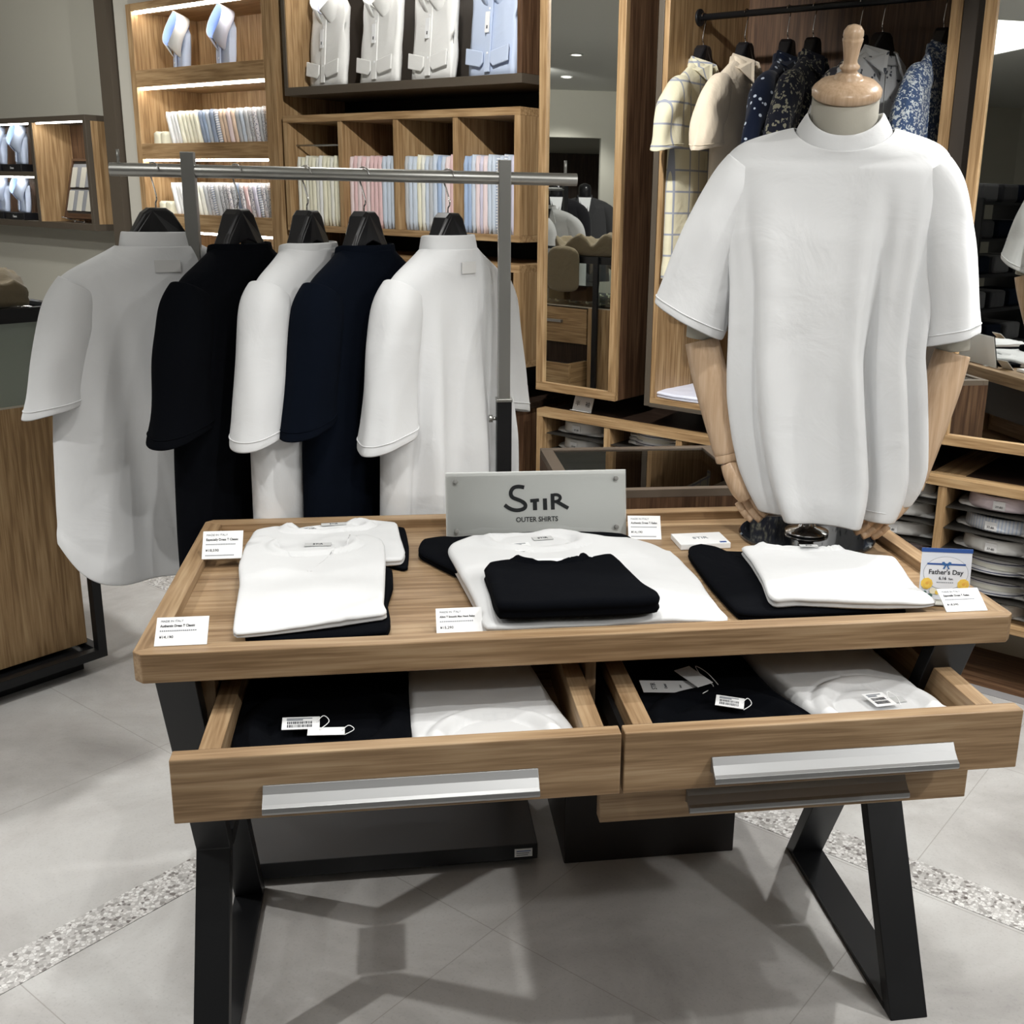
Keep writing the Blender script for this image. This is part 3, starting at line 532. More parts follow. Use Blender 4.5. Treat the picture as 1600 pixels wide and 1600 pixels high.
def fold_tee(label, mat, pts, z0, th, seed=1, neck=None, layers=2, wr=0.0025, group=None, name='folded_shirt', lift=None, parts=True):
    N = 150; O = smooth_poly(pts, N); cx = sum(p.x for p in O) / N; cy = sum(p.y for p in O) / N
    t = thing(name, label, 'folded shirt', (cx, cy, z0), 0, group)
    O = [(p.x - cx, p.y - cy) for p in O]; rings = []
    def zt(x, y):
        z = th + wr * wrinkle(x, y, 0, seed, 9) + wr * 0.5 * wrinkle(x, y, 0.3, seed + 5, 24)
        rr = sqrt(x * x + y * y)
        if neck:
            nx, ny, ra, rb, an = neck; dx, dy = x - (nx - cx), y - (ny - cy); c, s = cos(an), sin(an); u, v = dx * c + dy * s, -dx * s + dy * c
            e = sqrt((u / ra) ** 2 + (v / rb) ** 2) - 1
            z += 0.0070 * gs(e - 0.10, 0.14) - 0.0050 * gs(e + 0.12, 0.10) - (0.004 if e < -0.12 else 0) - 0.0035 * gs(e - 0.32, 0.045)
        if lift: z += lift(x + cx, y + cy)
        return z
    cr_ = 0.012
    for (inset, zf) in ((0.012, 0.0), (0.003, 0.06), (0.0, 0.25), (0.0035, 0.47), (0.0015, 0.53), (0.0, 0.75), (0.004, 0.93), (0.011, 1.0)):
        ring = []
        for x, y in O:
            r = sqrt(x * x + y * y) or 1; f = 1 - inset / r; xx, yy = x * f, y * f; ring.append((xx, yy, zf * zt(xx, yy) + (0.0006 if zf == 0 else 0)))
        rings.append(ring)
    for k in range(1, 27):
        f = 1 - k / 27; ring = []
        for x, y in O:
            r = sqrt(x * x + y * y) or 1; g = (1 - 0.011 / r) * f; xx, yy = x * g, y * g; ring.append((xx, yy, zt(xx, yy)))
        rings.append(ring)
    MB().loft(rings).build('fabric', mat, t, smooth=True)
    return t, (cx, cy), zt
def neck_tag(t, c, zt, x, y, w, h, an, txt=None, col=None, z=0.0015, nm='neck_label'):
    lx, ly = x - c[0], y - c[1]
    o = B(-w / 2, w / 2, -h / 2, h / 2, 0, 0.0008).build(nm, col or simple_once('label_grey', (0.55, 0.56, 0.56), .8), t, loc=(lx, ly, zt(lx, ly) + z), rot=(0, 0, an))
    if txt: text('label_print', txt, h * 0.55, INK, o, (0, 0, 0.0011))
    return o
def barcode(par, w, h, flip=1):
    m = MB(); random.seed(int(w * 1e5))
    for row, (y0, y1) in enumerate(((-0.36, -0.14), (-0.08, 0.12))):
        x = -0.36
        while x < 0.3: a = random.choice((.012, .02, .03)); m.box(x * w, (x + a) * w, y0 * h, y1 * h, 0.0009, 0.0011); x += a + random.choice((.012, .02))
    m.build('barcode', INK, par)
    m = MB()
    for k, (a, b_) in enumerate(((0.20, 0.30), (0.33, 0.40))): m.box(-0.38 * w, (0.05 + .25 * k) * w, a * h, b_ * h, 0.0009, 0.0011)
    m.build('print_line', GREYINK, par)
zt0 = ZS + 0.001
def A_(pts): return pts
TA = [(0.146, 0.040), (0.138, 0.060), (0.124, 0.245), (0.116, 0.300), (0.110, 0.345), (0.106, 0.470), (0.112, 0.505), (0.134, 0.522), (0.150, 0.500), (0.175, 0.432), (0.215, 0.412), (0.262, 0.415), (0.292, 0.440), (0.306, 0.495), (0.331, 0.503), (0.358, 0.476), (0.366, 0.43), (0.368, 0.349), (0.367, 0.204), (0.366, 0.13), (0.372, 0.098), (0.366, 0.088), (0.339, 0.080), (0.296, 0.066), (0.235, 0.052), (0.175, 0.042)]
fold_tee('black folded shirt, bottom of the front left stack', BLACK, [(0.160, 0.045), (0.145, 0.25), (0.148, 0.365), (0.354, 0.365), (0.379, 0.35), (0.381, 0.27), (0.372, 0.184), (0.370, 0.055)], zt0, 0.017, 1, wr=0.001)
fold_tee('black folded shirt, bottom of the rear left stack', BLACK, [(0.140, 0.53), (0.120, 0.63), (0.170, 0.648), (0.225, 0.638), (0.36, 0.648), (0.404, 0.63), (0.410, 0.487), (0.407, 0.372), (0.385, 0.345), (0.385, 0.515)], zt0, 0.016, 2, wr=0.001) if False else None
fold_tee('black folded shirt, bottom of the rear left stack', BLACK, [(0.118, 0.50), (0.122, 0.63), (0.170, 0.648), (0.225, 0.640), (0.36, 0.648), (0.404, 0.63), (0.412, 0.50), (0.409, 0.40), (0.40, 0.372), (0.25, 0.50)], zt0, 0.007, 2, wr=0.0005)
t, c, z = fold_tee('white folded shirt, top of the rear left stack', WHITE, [(0.108, 0.38), (0.104, 0.46), (0.104, 0.53), (0.108, 0.59), (0.14, 0.615), (0.164, 0.618), (0.197, 0.615), (0.241, 0.622), (0.311, 0.636), (0.325, 0.643), (0.348, 0.636), (0.388, 0.615), (0.395, 0.53), (0.404, 0.43), (0.398, 0.385), (0.37, 0.38), (0.25, 0.375)], zt0 + 0.0075, 0.016, 3, neck=(0.25, 0.60, 0.075, 0.035, 0.05), wr=0.004)
neck_tag(t, c, z, 0.262, 0.612, 0.05, 0.016, 0.1, 'STIR'); neck_tag(t, c, z, 0.240, 0.466, 0.050, 0.018, -0.03, 'STIR'); o = neck_tag(t, c, z, 0.212, 0.585, 0.05, 0.022, 0.5, None, PAPER, nm='price_tag'); barcode(o, 0.05, 0.022)
t, c, z = fold_tee('white folded shirt with creased right side, top of the front left stack', WHITE, TA, zt0 + 0.0185, 0.016, 4, neck=(0.235, 0.445, 0.07, 0.05, 0.0), wr=0.0035, lift=lambda x, y: 0.004 * gs((x - 0.35) * 1.0 - (y - 0.13) * 0.9, 0.025) * (x > 0.25) - 0.008 * max(0, (0.12 - y) / 0.12) * (x < 0.3))
fold_tee('white folded shirt collar panel behind the front left stack', WHITE, [(0.165, 0.44), (0.16, 0.50), (0.30, 0.506), (0.31, 0.45)], zt0, 0.018, 5) if False else None
i1 = B(0, 0.05, 0, 0.013, 0, 0.0008)
# middle pile
fold_tee('black folded shirt with sleeve sticking out, under the middle white shirt', BLACK, [(0.430, 0.470), (0.440, 0.520), (0.475, 0.535), (0.505, 0.530), (0.62, 0.546), (0.70, 0.548), (0.80, 0.535), (0.845, 0.520), (0.858, 0.495), (0.862, 0.440), (0.83, 0.30), (0.72, 0.215), (0.60, 0.215), (0.515, 0.290), (0.433, 0.430)], zt0, 0.017, 6, wr=0.0015)
t, c, z = fold_tee('large white folded shirt in the middle pile, between two black ones', WHITE, [(0.528, 0.052), (0.520, 0.11), (0.499, 0.282), (0.484, 0.405), (0.490, 0.445), (0.538, 0.50), (0.560, 0.487), (0.62, 0.505), (0.70, 0.508), (0.745, 0.500), (0.80, 0.462), (0.85, 0.452), (0.889, 0.421), (0.904, 0.388), (0.914, 0.389), (0.920, 0.334), (0.926, 0.22), (0.923, 0.155), (0.926, 0.10), (0.932, 0.074), (0.922, 0.058), (0.786, 0.052), (0.65, 0.050)], zt0 + 0.0005, 0.030, 7, neck=(0.655, 0.45, 0.085, 0.055, -.1), wr=0.003, lift=lambda x, y: -0.013 * max(0, min(1, (0.16 - y) / 0.1)) - 0.010 * max(0, min(1, (x - 0.84) / 0.08)))
neck_tag(t, c, z, 0.672, 0.462, 0.04, 0.02, 0.15, 'STIR'); o = neck_tag(t, c, z, 0.625, 0.405, 0.036, 0.05, 0.12, None, PAPER, nm='price_tag'); barcode(o, 0.036, 0.05)
t, c, z = fold_tee('small black folded shirt on top of the middle pile', BLACK, [(0.546, 0.048), (0.540, 0.15), (0.537, 0.22), (0.548, 0.252), (0.569, 0.263), (0.600, 0.268), (0.622, 0.245), (0.651, 0.236), (0.690, 0.246), (0.714, 0.275), (0.730, 0.262), (0.772, 0.276), (0.782, 0.239), (0.797, 0.12), (0.812, 0.070), (0.806, 0.048), (0.77, 0.040), (0.66, 0.040)], zt0 + 0.028, 0.030, 8, neck=(0.66, 0.265, 0.055, 0.03, 0), wr=0.002)
neck_tag(t, c, z, 0.655, 0.262, 0.055, 0.016, 0.0, None, PAPER, z=-0.002)
# right pile
fold_tee('black folded shirt under the right white shirt', BLACK, [(0.950, 0.395), (0.962, 0.425), (0.985, 0.438), (1.008, 0.420), (1.014, 0.392), (1.05, 0.385), (1.10, 0.375), (1.235, 0.36), (1.255, 0.29), (1.26, 0.15), (1.245, 0.065), (1.115, 0.058), (1.008, 0.060), (0.950, 0.075), (0.942, 0.214), (0.946, 0.36)], zt0, 0.016, 9, wr=0.001)
t, c, z = fold_tee('white folded shirt on top of the right pile beside the mannequin base', WHITE, [(1.043, 0.350), (1.055, 0.362), (1.10, 0.364), (1.219, 0.345), (1.268, 0.288), (1.312, 0.262), (1.310, 0.227), (1.296, 0.140), (1.300, 0.082), (1.294, 0.058), (1.262, 0.048), (1.19, 0.050), (1.13, 0.060), (1.054, 0.078), (1.014, 0.076), (1.010, 0.100), (1.026, 0.18), (1.038, 0.28)], zt0 + 0.0165, 0.020, 10, neck=(1.16, 0.345, 0.07, 0.025, -.1), wr=0.003, lift=lambda x, y: -0.012 * max(0, min(1, (x - 1.22) / 0.08)) * max(0, min(1, (0.25 - y) / 0.12)))
neck_tag(t, c, z, 1.165, 0.318, 0.035, 0.012, -0.1, 'STIR')
# drawers
fold_tee('black folded shirt in the left drawer', BLACK, [(0.146, -0.102), (0.146, 0.25), (0.396, 0.25), (0.400, -0.102)], 0.621, 0.048, 12, neck=(0.275, 0.02, 0.10, 0.10, 0), wr=0.0015)
t, c, z = fold_tee('white folded shirt in the left drawer', WHITE, [(0.412, -0.102), (0.410, 0.27), (0.60, 0.26), (0.640, 0.03), (0.652, -0.10)], 0.621, 0.050, 13, neck=(0.530, -0.060, 0.080, 0.065, 0), wr=0.003)
neck_tag(t, c, z, 0.532, -0.072, 0.055, 0.018, pi, 'STIR')
fold_tee('black folded shirt in the right drawer', BLACK, [(0.772, -0.102), (0.772, 0.25), (0.99, 0.25), (1.015, 0.05), (1.052, -0.102)], 0.621, 0.046, 14, neck=(0.90, -0.06, 0.10, 0.10, 0), wr=0.0015)
t, c, z = fold_tee('white folded shirt in the right drawer', WHITE, [(1.068, -0.102), (1.030, 0.05), (1.01, 0.25), (1.24, 0.25), (1.262, 0.0), (1.277, -0.098)], 0.621, 0.050, 15, neck=(1.160, -0.040, 0.082, 0.085, 0), wr=0.002)
neck_tag(t, c, z, 1.198, -0.022, 0.03, 0.02, 0.1)
def hangtag(lab, x, y, z, w, h, an, code=True, txt=None, tilt=(0.05, 0.05)):
    t = thing('price_tag', lab, 'tag', (x, y, z), an, None, rot=(tilt[0], tilt[1], an))
    B(-w / 2, w / 2, -h / 2, h / 2, 0, 0.0008).build('card', PAPER, t)
    if code: barcode(t, w, h)
    if txt:
        for k, (s_, sz, px) in enumerate(txt): text('tag_print', s_, sz, INK, t, (px, 0, 0.0011), (0, 0, pi / 2))
    MB().tube([tuple(p) for p in cr([(w * .42, 0, 0.0015), (w * .6, h * .3, 0.006), (w * .75, -h * .1, 0.004), (w * .5, -h * .7, 0.003)], 14)], 0.0007, 6).build('string', PAPER, t, smooth=True)
    return t
hangtag('white barcode tag on the black shirt in the left drawer', 0.239, -0.006, 0.678, 0.056, 0.036, 0.05)
hangtag('small grey folded tag beside the barcode tag in the left drawer', 0.278, -0.030, 0.6745, 0.055, 0.022, 0.02, code=False)
hangtag('long white brand tag on the black shirt in the right drawer', 0.836, 0.064, 0.6725, 0.098, 0.040, -0.03, code=False, txt=[('STIR', 0.012, -0.028), ('Outer', 0.007, -0.008), ('ITALY', 0.004, 0.018)])
hangtag('small tilted white tag overlapping the long one, right drawer', 0.882, 0.086, 0.678, 0.034, 0.062, 0.45, code=False, tilt=(0.1, 0.0))
hangtag('white barcode tag lying by the right drawer front, black shirt', 0.917, -0.010, 0.676, 0.046, 0.034, -0.35)
hangtag('white barcode tag in the neck of the white shirt, right drawer', 1.164, -0.032, 0.677, 0.040, 0.042, 0.2)
# ================================================================== wall cabinets (each in its own frame along the wall)
CB = 2.90
def part(p, name, mat, a, bevel=0.0012): return MB().box(*a).build(name, mat, p, bevel=bevel)
struct('baseboard_back', B(-1.26, 4.5, 2.80, 2.84, 0.0, 0.19), GR2, True)
# columns at the left
struct('trim_6', B(-4.212, -4.105, 2.50, 2.80, 0, CEIL), BRONZE, True); struct('trim_7', B(-4.105, -4.063, 2.56, 2.80, 0, CEIL), DARKP, True); struct('trim_8', B(-4.063, -3.932, 2.52, 2.80, 0, CEIL), GREIGE, True)
def dims(p): return p
# tall oak shelf unit with strip lights
u = wthing('oak_shelf_unit', 'tall oak shelf unit with lit shelves of wrapped shirts, beside the greige column', 'shelf unit', -3.35, 2.5, 0.0)
L0, L1 = -0.575, 0.57
part(u, 'side_panel', OAK[2], (L0, L0 + 0.045, 0, 0.40, 0.0, 2.33)); part(u, 'side_panel', OAK[2], (L1 - 0.078, L1, 0, 0.40, 0.0, 2.33))
part(u, 'back_panel', OAK[2], (L0 + 0.045, L1 - 0.078, 0.38, 0.40, 0.0, 2.33)); part(u, 'top_panel', OAK[0], (L0 + 0.045, L1 - 0.078, 0, 0.38, 2.295, 2.33))
for za, zb in ((1.94, 2.020), (1.595, 1.670), (1.245, 1.330), (0.90, 0.98), (0.45, 0.53), (0.05, 0.13)):
    part(u, 'shelf', OAK[0], (L0 + 0.045, L1 - 0.078, 0.012, 0.38, za, zb - 0.02)); part(u, 'shelf_front', OAK[0], (L0 + 0.045, L1 - 0.078, 0.0, 0.012, za, zb))
for zl in (2.287, 1.932, 1.588, 1.238): part(u, 'led_strip', LED, (L0 + 0.055, L1 - 0.088, 0.012, 0.026, zl - 0.004, zl + 0.006), 0)
# upper display box
u = wthing('wall_display_box', 'dark framed display box holding four long-sleeved dress shirts, top of the wall', 'display box', -2.035, 2.5, 1.86)
part(u, 'bottom_panel', BRONZE, (-0.685, 0.685, 0, 0.36, 0, 0.034)); part(u, 'top_panel', BRONZE, (-0.685, 0.685, 0, 0.36, 0.50, 0.534))
part(u, 'side_panel', BRONZE, (-0.685, -0.662, 0, 0.36, 0.034, 0.50)); part(u, 'side_panel', WAL[2], (0.662, 0.685, 0, 0.36, 0.034, 0.50))
part(u, 'lining', OAK[2], (-0.662, -0.655, 0.003, 0.34, 0.034, 0.50), 0); part(u, 'back_panel', DARKP, (-0.662, 0.662, 0.345, 0.36, 0.034, 0.50)); part(u, 'led_strip', LED, (-0.64, 0.64, 0.012, 0.026, 0.494, 0.503), 0)
# pigeonhole cabinets
def pigeon(label, z0, z1, divs, s0=-2.744, s1=-1.355):
    u = wthing('pigeonhole_cabinet', label, 'cabinet', (s0 + s1) / 2, 2.5, z0); h = z1 - z0; a = (s1 - s0) / 2; c0 = (s0 + s1) / 2
    part(u, 'bottom_panel', OAK[0], (-a, a, 0, 0.37, 0, 0.026)); part(u, 'top_panel', OAK[0], (-a, a, 0, 0.37, h - 0.03, h))
    part(u, 'side_panel', OAK[2], (-a, -a + 0.030, 0, 0.37, 0.026, h - 0.03)); part(u, 'side_panel', OAK[2], (a - 0.030, a, 0, 0.37, 0.026, h - 0.03))
    for d in divs: part(u, 'divider', OAK[2], (d - 0.013 - c0, d + 0.013 - c0, 0.004, 0.355, 0.026, h - 0.03))
    part(u, 'back_panel', DKW[2], (-a + 0.03, a - 0.03, 0.355, 0.37, 0.026, h - 0.03)); return u
u = pigeon('oak pigeonhole cabinet with four compartments of pastel wrapped shirts', 1.28, 1.777, (-2.371, -2.030, -1.693))
MB().tube([(-0.664, 0.05, 0.372), (-0.335, 0.05, 0.372)], 0.004, 8).build('hanging_rod', STEEL, u, smooth=True)
pigeon('oak pigeonhole cabinet just below the pastel shirts, partly hidden by the rack', 0.79, 1.195, (-2.371, -2.030, -1.693))
u = wthing('base_cabinet', 'dark brown low cabinet behind the white mock neck shirt', 'cabinet', -2.06, 2.42, 0.0)
part(u, 'body', WAL[2], (-0.70, 0.70, 0.0, 0.46, 0.06, 0.62)); part(u, 'top_panel', DKW[0], (-0.71, 0.71, -0.01, 0.46, 0.62, 0.645)); part(u, 'side_trim', OAK[2], (0.70, 0.712, 0.0, 0.03, 0.06, 0.62)); part(u, 'plinth', BLK, (-0.68, 0.68, 0.04, 0.46, 0, 0.06))
# mirrors
def wall_mirror(label, s0, s1, z0, z1, dep=0.20, turn=0):
    u = wthing('wall_mirror', label, 'mirror', (s0 + s1) / 2, 2.5, z0); a = (s1 - s0) / 2; h = z1 - z0; f = 0.033
    if turn: u.rotation_euler[2] += radians(turn); px_, py_, _ = wp(s0, 2.5); u.location = (px_ + a * cos(WA + radians(turn)), py_ + a * sin(WA + radians(turn)), z0)
    part(u, 'frame_rail', OAK[0], (-a, a, 0, 0.022, 0, f)); part(u, 'frame_rail', OAK[0], (-a, a, 0, 0.022, h - f, h)); part(u, 'frame_stile', OAK[2], (-a, -a + f, 0, 0.022, f, h - f)); part(u, 'frame_stile', OAK[2], (a - f, a, 0, 0.022, f, h - f))
    part(u, 'mirror_glass', MIRR, (-a + f - 0.002, a - f + 0.002, 0.012, 0.016, f - 0.002, h - f + 0.002), 0); part(u, 'box_back', WAL[2], (-a, a, 0.0221, dep, 0, h)); return u
wall_mirror('tall narrow oak-framed wall mirror between the shirt shelves and the open wardrobe', -1.266, -0.886, 0.72, 2.45)
wall_mirror('oak-framed wall mirror at the right edge reflecting the mannequin', 0.324, 1.50, 0.745, 2.45, turn=2.5)
# open wardrobe bay
u = wthing('open_wardrobe', 'open oak wardrobe bay with a black rail of short-sleeved shirts', 'wardrobe', -0.25, 2.5, 0.735)
W0, W1, WH = -0.505, 0.502, 1.62
part(u, 'outer_frame', BRONZE, (W0, W0 + 0.022, 0, 0.40, -0.012, WH)); part(u, 'outer_frame', BRONZE, (W0 + 0.022, W1, -0.0, 0.40, -0.014, 0.0)); part(u, 'side_panel', OAK[2], (W0 + 0.022, W0 + 0.042, 0.004, 0.55, 0.020, WH)); part(u, 'bottom_panel', OAK[0], (W0 + 0.022, W1, 0.004, 0.55, 0.0, 0.020))
part(u, 'side_panel', OAK[2], (W1 - 0.023, W1, 0.0, 0.55, 0.020, WH)); part(u, 'filler_panel', DARKP, (W1 + 0.002, W1 + 0.068, 0.03, 0.2, -0.012, WH)); part(u, 'back_panel', WAL[2], (W0 + 0.042, W1 - 0.023, 0.54, 0.55, 0.020, WH))
part(u, 'top_panel', OAK[0], (W0, W1, 0, 0.55, WH, WH + 0.03))
RC, RZ2 = 2.69, 2.060
MB().tube([(W0 + 0.042, RC - 2.5, RZ2 - 0.735), (W1 - 0.023, RC - 2.5, RZ2 - 0.735)], 0.011, 16).build('hanging_rail', BLK, u, smooth=True)
MB().tube([(W0 + 0.042, RC - 2.5, RZ2 - 0.735), (W0 + 0.050, RC - 2.5, RZ2 - 0.735)], 0.028, 24).build('rail_flange', BLK, u, smooth=True, bevel=0.001)
# low shelf cabinet running under the mirrors
u = wthing('low_shelf_cabinet', 'long low oak cabinet of open cells with folded shirts under the mirrors', 'cabinet', 0.02, 2.5, 0.19)
H = 0.455; A0, A1 = -1.28, 1.6
part(u, 'bottom_panel', OAK[0], (A0, A1, 0, 0.45, 0, 0.022)); part(u, 'top_rail', OAK[0], (A0, A1, 0, 0.055, H - 0.03, H)); part(u, 'top_panel', DKW[0], (A0 + 0.03, A1, 0.055, 0.45, H - 0.03, H - 0.001))
part(u, 'side_panel', OAK[2], (A0, A0 + 0.028, 0, 0.45, 0.022, H - 0.03)); part(u, 'back_panel', DARKP, (A0 + 0.028, A1, 0.43, 0.45, 0.022, H - 0.03))
DV = [-0.94, -0.62, -0.30, 0.02, 0.34, 0.66, 0.98, 1.30]
for d in DV: part(u, 'divider', OAK[2], (d - 0.013, d + 0.013, 0.003, 0.43, 0.022, H - 0.03))
for d in (-0.30, 0.34): part(u, 'top_cross_rail', OAK[1], (d - 0.05, d + 0.05, 0.055, 0.45, H - 0.0009, H + 0.0006), 0)
edges = [A0 + 0.028] + DV
for k in range(7):
    for r_ in range(1, 6): part(u, 'metal_shelf', BLK if False else simple_once('shelf_edge', (0.022, 0.020, 0.017), 0.5), (edges[k] + 0.014, edges[k + 1] - 0.014, 0.012, 0.42, 0.022 + 0.0675 * r_ - 0.002, 0.022 + 0.0675 * r_ + 0.001), 0)
# left display unit
struct('wall_back_left', B(-8.5, -4.212, 2.745, 2.80, 0, CEIL), GR2, True)
u = wthing('wall_display_cabinet', 'bronze framed wall cabinet with blue shirts and a swatch frame, far left', 'display cabinet', -5.1, 2.5, 1.217)
a0, a1, hh = -1.0, 0.70, 0.608
part(u, 'bottom_panel', BRONZE, (a0, a1, 0, 0.24, 0, 0.035)); part(u, 'top_panel', BRONZE, (a0, a1, 0, 0.24, hh - 0.03, hh)); part(u, 'side_panel', BRONZE, (a1 - 0.028, a1, 0, 0.03, 0.035, hh - 0.03)); part(u, 'side_panel', OAK[2], (a1 - 0.020, a1, 0.0305, 0.24, 0.035, hh - 0.03))
part(u, 'side_panel', BRONZE, (a0, a0 + 0.028, 0, 0.24, 0.035, hh - 0.03)); part(u, 'divider', BRONZE, (0.095, 0.125, 0, 0.23, 0.035, hh - 0.03)); part(u, 'lining', OAK[2], (0.1255, 0.132, 0.003, 0.23, 0.035, hh - 0.03), 0)
part(u, 'shelf', BRONZE, (a0 + 0.028, 0.095, 0, 0.23, 0.285, 0.312)); part(u, 'back_panel', WAL[2], (a0 + 0.028, a1 - 0.028, 0.225, 0.24, 0.035, hh - 0.03))
part(u, 'led_strip', LED, (0.16, a1 - 0.04, 0.01, 0.024, hh - 0.037, hh - 0.029), 0); part(u, 'led_strip', LED, (a0 + 0.04, 0.08, 0.01, 0.024, hh - 0.037, hh - 0.029), 0); part(u, 'led_strip', LED, (a0 + 0.04, 0.08, 0.01, 0.024, 0.277, 0.285), 0)
# swatch frame on a wire easel
f = thing('swatch_frame', 'brown frame of white and grey fabric swatches on a wire easel in the left cabinet', 'display frame', wp(-4.68, 2.56, 1.275), 0, rot=(radians(-14), 0, WA))
part(f, 'frame_side', WAL[2], (-0.15, -0.135, 0, 0.02, 0, 0.34)); part(f, 'frame_side', WAL[2], (0.135, 0.15, 0, 0.02, 0, 0.34)); part(f, 'frame_side', WAL[0], (-0.135, 0.135, 0, 0.02, 0.325, 0.34)); part(f, 'frame_side', WAL[0], (-0.135, 0.135, 0, 0.02, 0, 0.03)); part(f, 'backing', DARKP, (-0.135, 0.135, 0.012, 0.02, 0.03, 0.325), 0)
sg = simple_once('swatch_grey', (0.28, 0.29, 0.31), .8); sw = simple_once('swatch_white', (0.62, 0.60, 0.52), .8)
part(f, 'swatch', sg, (-0.13, 0.13, 0.004, 0.012, 0.045, 0.165)); part(f, 'swatch', sg, (-0.13, 0.13, 0.004, 0.012, 0.18, 0.31))
for z0 in (0.043, 0.176):
    for k in range(3): part(f, 'swatch', sw, (-0.128 + 0.098 * k, -0.075 + 0.098 * k, 0.0, 0.004, z0, z0 + 0.115), 0.003)
MB().tube([(-0.12, -0.03, 0.0), (-0.12, 0.03, -0.002), (0.1, 0.07, -0.02)], 0.003, 8).tube([(-0.04, 0.01, -0.003), (-0.045, 0.01, -0.028)], 0.003, 8).tube([(0.06, 0.01, -0.003), (0.055, 0.01, -0.028)], 0.003, 8).build('wire_easel', CHROME, f, smooth=True)

# ------------------------------------------------------------------ wrapped shirt packs
PK = {}
def packmat(nm, col, patt=None):
    if nm not in PK:
        m = fabric('wrapped_' + nm.replace(' ', '_'), col, rough=0.5, bump=0.0, fold=0.5, sheen=0.0, patt=patt); bs = m.node_tree.nodes['Principled BSDF']; bs.inputs['Coat Weight'].default_value = 0.7; bs.inputs['Coat Roughness'].default_value = 0.12; PK[nm] = m
    return PK[nm]
PC = {'cream': (0.80, 0.78, 0.62), 'ivory': (0.80, 0.80, 0.72), 'white': (0.80, 0.81, 0.80), 'pink': (0.74, 0.52, 0.52), 'pale pink': (0.78, 0.66, 0.66), 'blue': (0.36, 0.47, 0.66), 'pale blue': (0.56, 0.63, 0.72), 'grey': (0.50, 0.52, 0.54), 'lilac': (0.60, 0.58, 0.70), 'peach': (0.78, 0.60, 0.46), 'slate blue': (0.25, 0.31, 0.42)}
for k_, c_ in PC.items(): packmat(k_, c_)
packmat('striped', (0.6, 0.63, 0.68), patt_stripe((0.70, 0.72, 0.75), (0.30, 0.36, 0.48), 90, 'Z', 0.4)); packmat('checked', (0.5, 0.5, 0.5), patt_spots((0.55, 0.56, 0.58), (0.10, 0.11, 0.15), 160, 0.28)); packmat('dotted', (0.5, 0.5, 0.5), patt_spots((0.62, 0.60, 0.62), (0.16, 0.17, 0.24), 120, 0.3))
def pack_mesh(w, d, h, seed):
    rings = []; n = 9
    for j in range(n + 1):
        z = h * j / n; ring = []; e = 1.0 if 0 < j < n else 0.45
        for (sx, y) in ((-1, 0.004), (-.55, 0), (0, -.0015), (.55, 0), (1, 0.004), (1, d * .5), (1, d - .004), (.5, d), (-.5, d), (-1, d - .004), (-1, d * .5)):
            ring.append((sx * w / 2 * e + 0.0015 * noise.noise(Vector((z * 30, seed, sx))), y + 0.003 * noise.noise(Vector((z * 22, sx * 2, seed))) + (0 if e == 1 else 0.004 * (1 if y < d / 2 else -1)), z + 0.003 * noise.noise(Vector((seed, sx * 3, j)))))
        rings.append(ring)
    return MB().loft(rings)
PM = {}
def pack(col, key, w, d, h, loc, rot, label, group, seed):
    k = (key, seed % 4)
    if k not in PM:
        o = pack_mesh(w * 0.93, d, h, seed % 4 + 0.5).build('wrapped_shirt', PK[col], smooth=True); PM[k] = o.data; me = o.data
        bpy.data.objects.remove(o)
    o = bpy.data.objects.new('wrapped_shirt', PM[k]); COL.objects.link(o)
    o.material_slots[0].link = 'OBJECT'; o.material_slots[0].material = PK[col]
    o.location = loc; o.rotation_euler = rot; tag(o, label, 'wrapped shirt', group); return o
comps = [('first', -2.700, -2.387, ['ivory', 'cream', 'ivory', 'cream', 'cream', 'ivory', 'white', 'cream', 'cream', 'ivory', 'cream', 'cream', 'ivory']),
         ('second', -2.355, -2.046, ['pale pink', 'pink', 'pale pink', 'pink', 'pale pink', 'pink', 'pink', 'pink', 'pale blue', 'pale blue', 'pale blue', 'pale blue']),
         ('third', -2.014, -1.709, ['grey', 'pale blue', 'pale blue', 'cream', 'ivory', 'pale blue', 'grey', 'pale blue', 'blue', 'pale blue', 'pale pink', 'pink', 'pale pink']),
         ('fourth', -1.677, -1.388, ['blue', 'blue', 'pale blue', 'pale pink', 'lilac', 'pale pink', 'pale blue', 'pale blue', 'striped', 'pale blue', 'striped', 'pale blue', 'lilac', 'grey'])]
sd = 0
for cn, a, b_, cs in comps:
    n = len(cs); wd = (b_ - a) / n
    for k, cc in enumerate(cs):
        sd += 1; s = a + wd * (k + .5)
        pack(cc, 'cub%.3f' % wd, wd, 0.24, 0.292 + 0.010 * random.random(), (*wp(s, 2.53 + 0.006 * random.random())[:2], 1.3065), (0, 0, WA),
             '%s wrapped shirt, %s from the left in the %s compartment of the pigeonhole cabinet' % (cc, ORD[k], cn), 'wrapped shirts in the pigeonhole cabinet', sd)
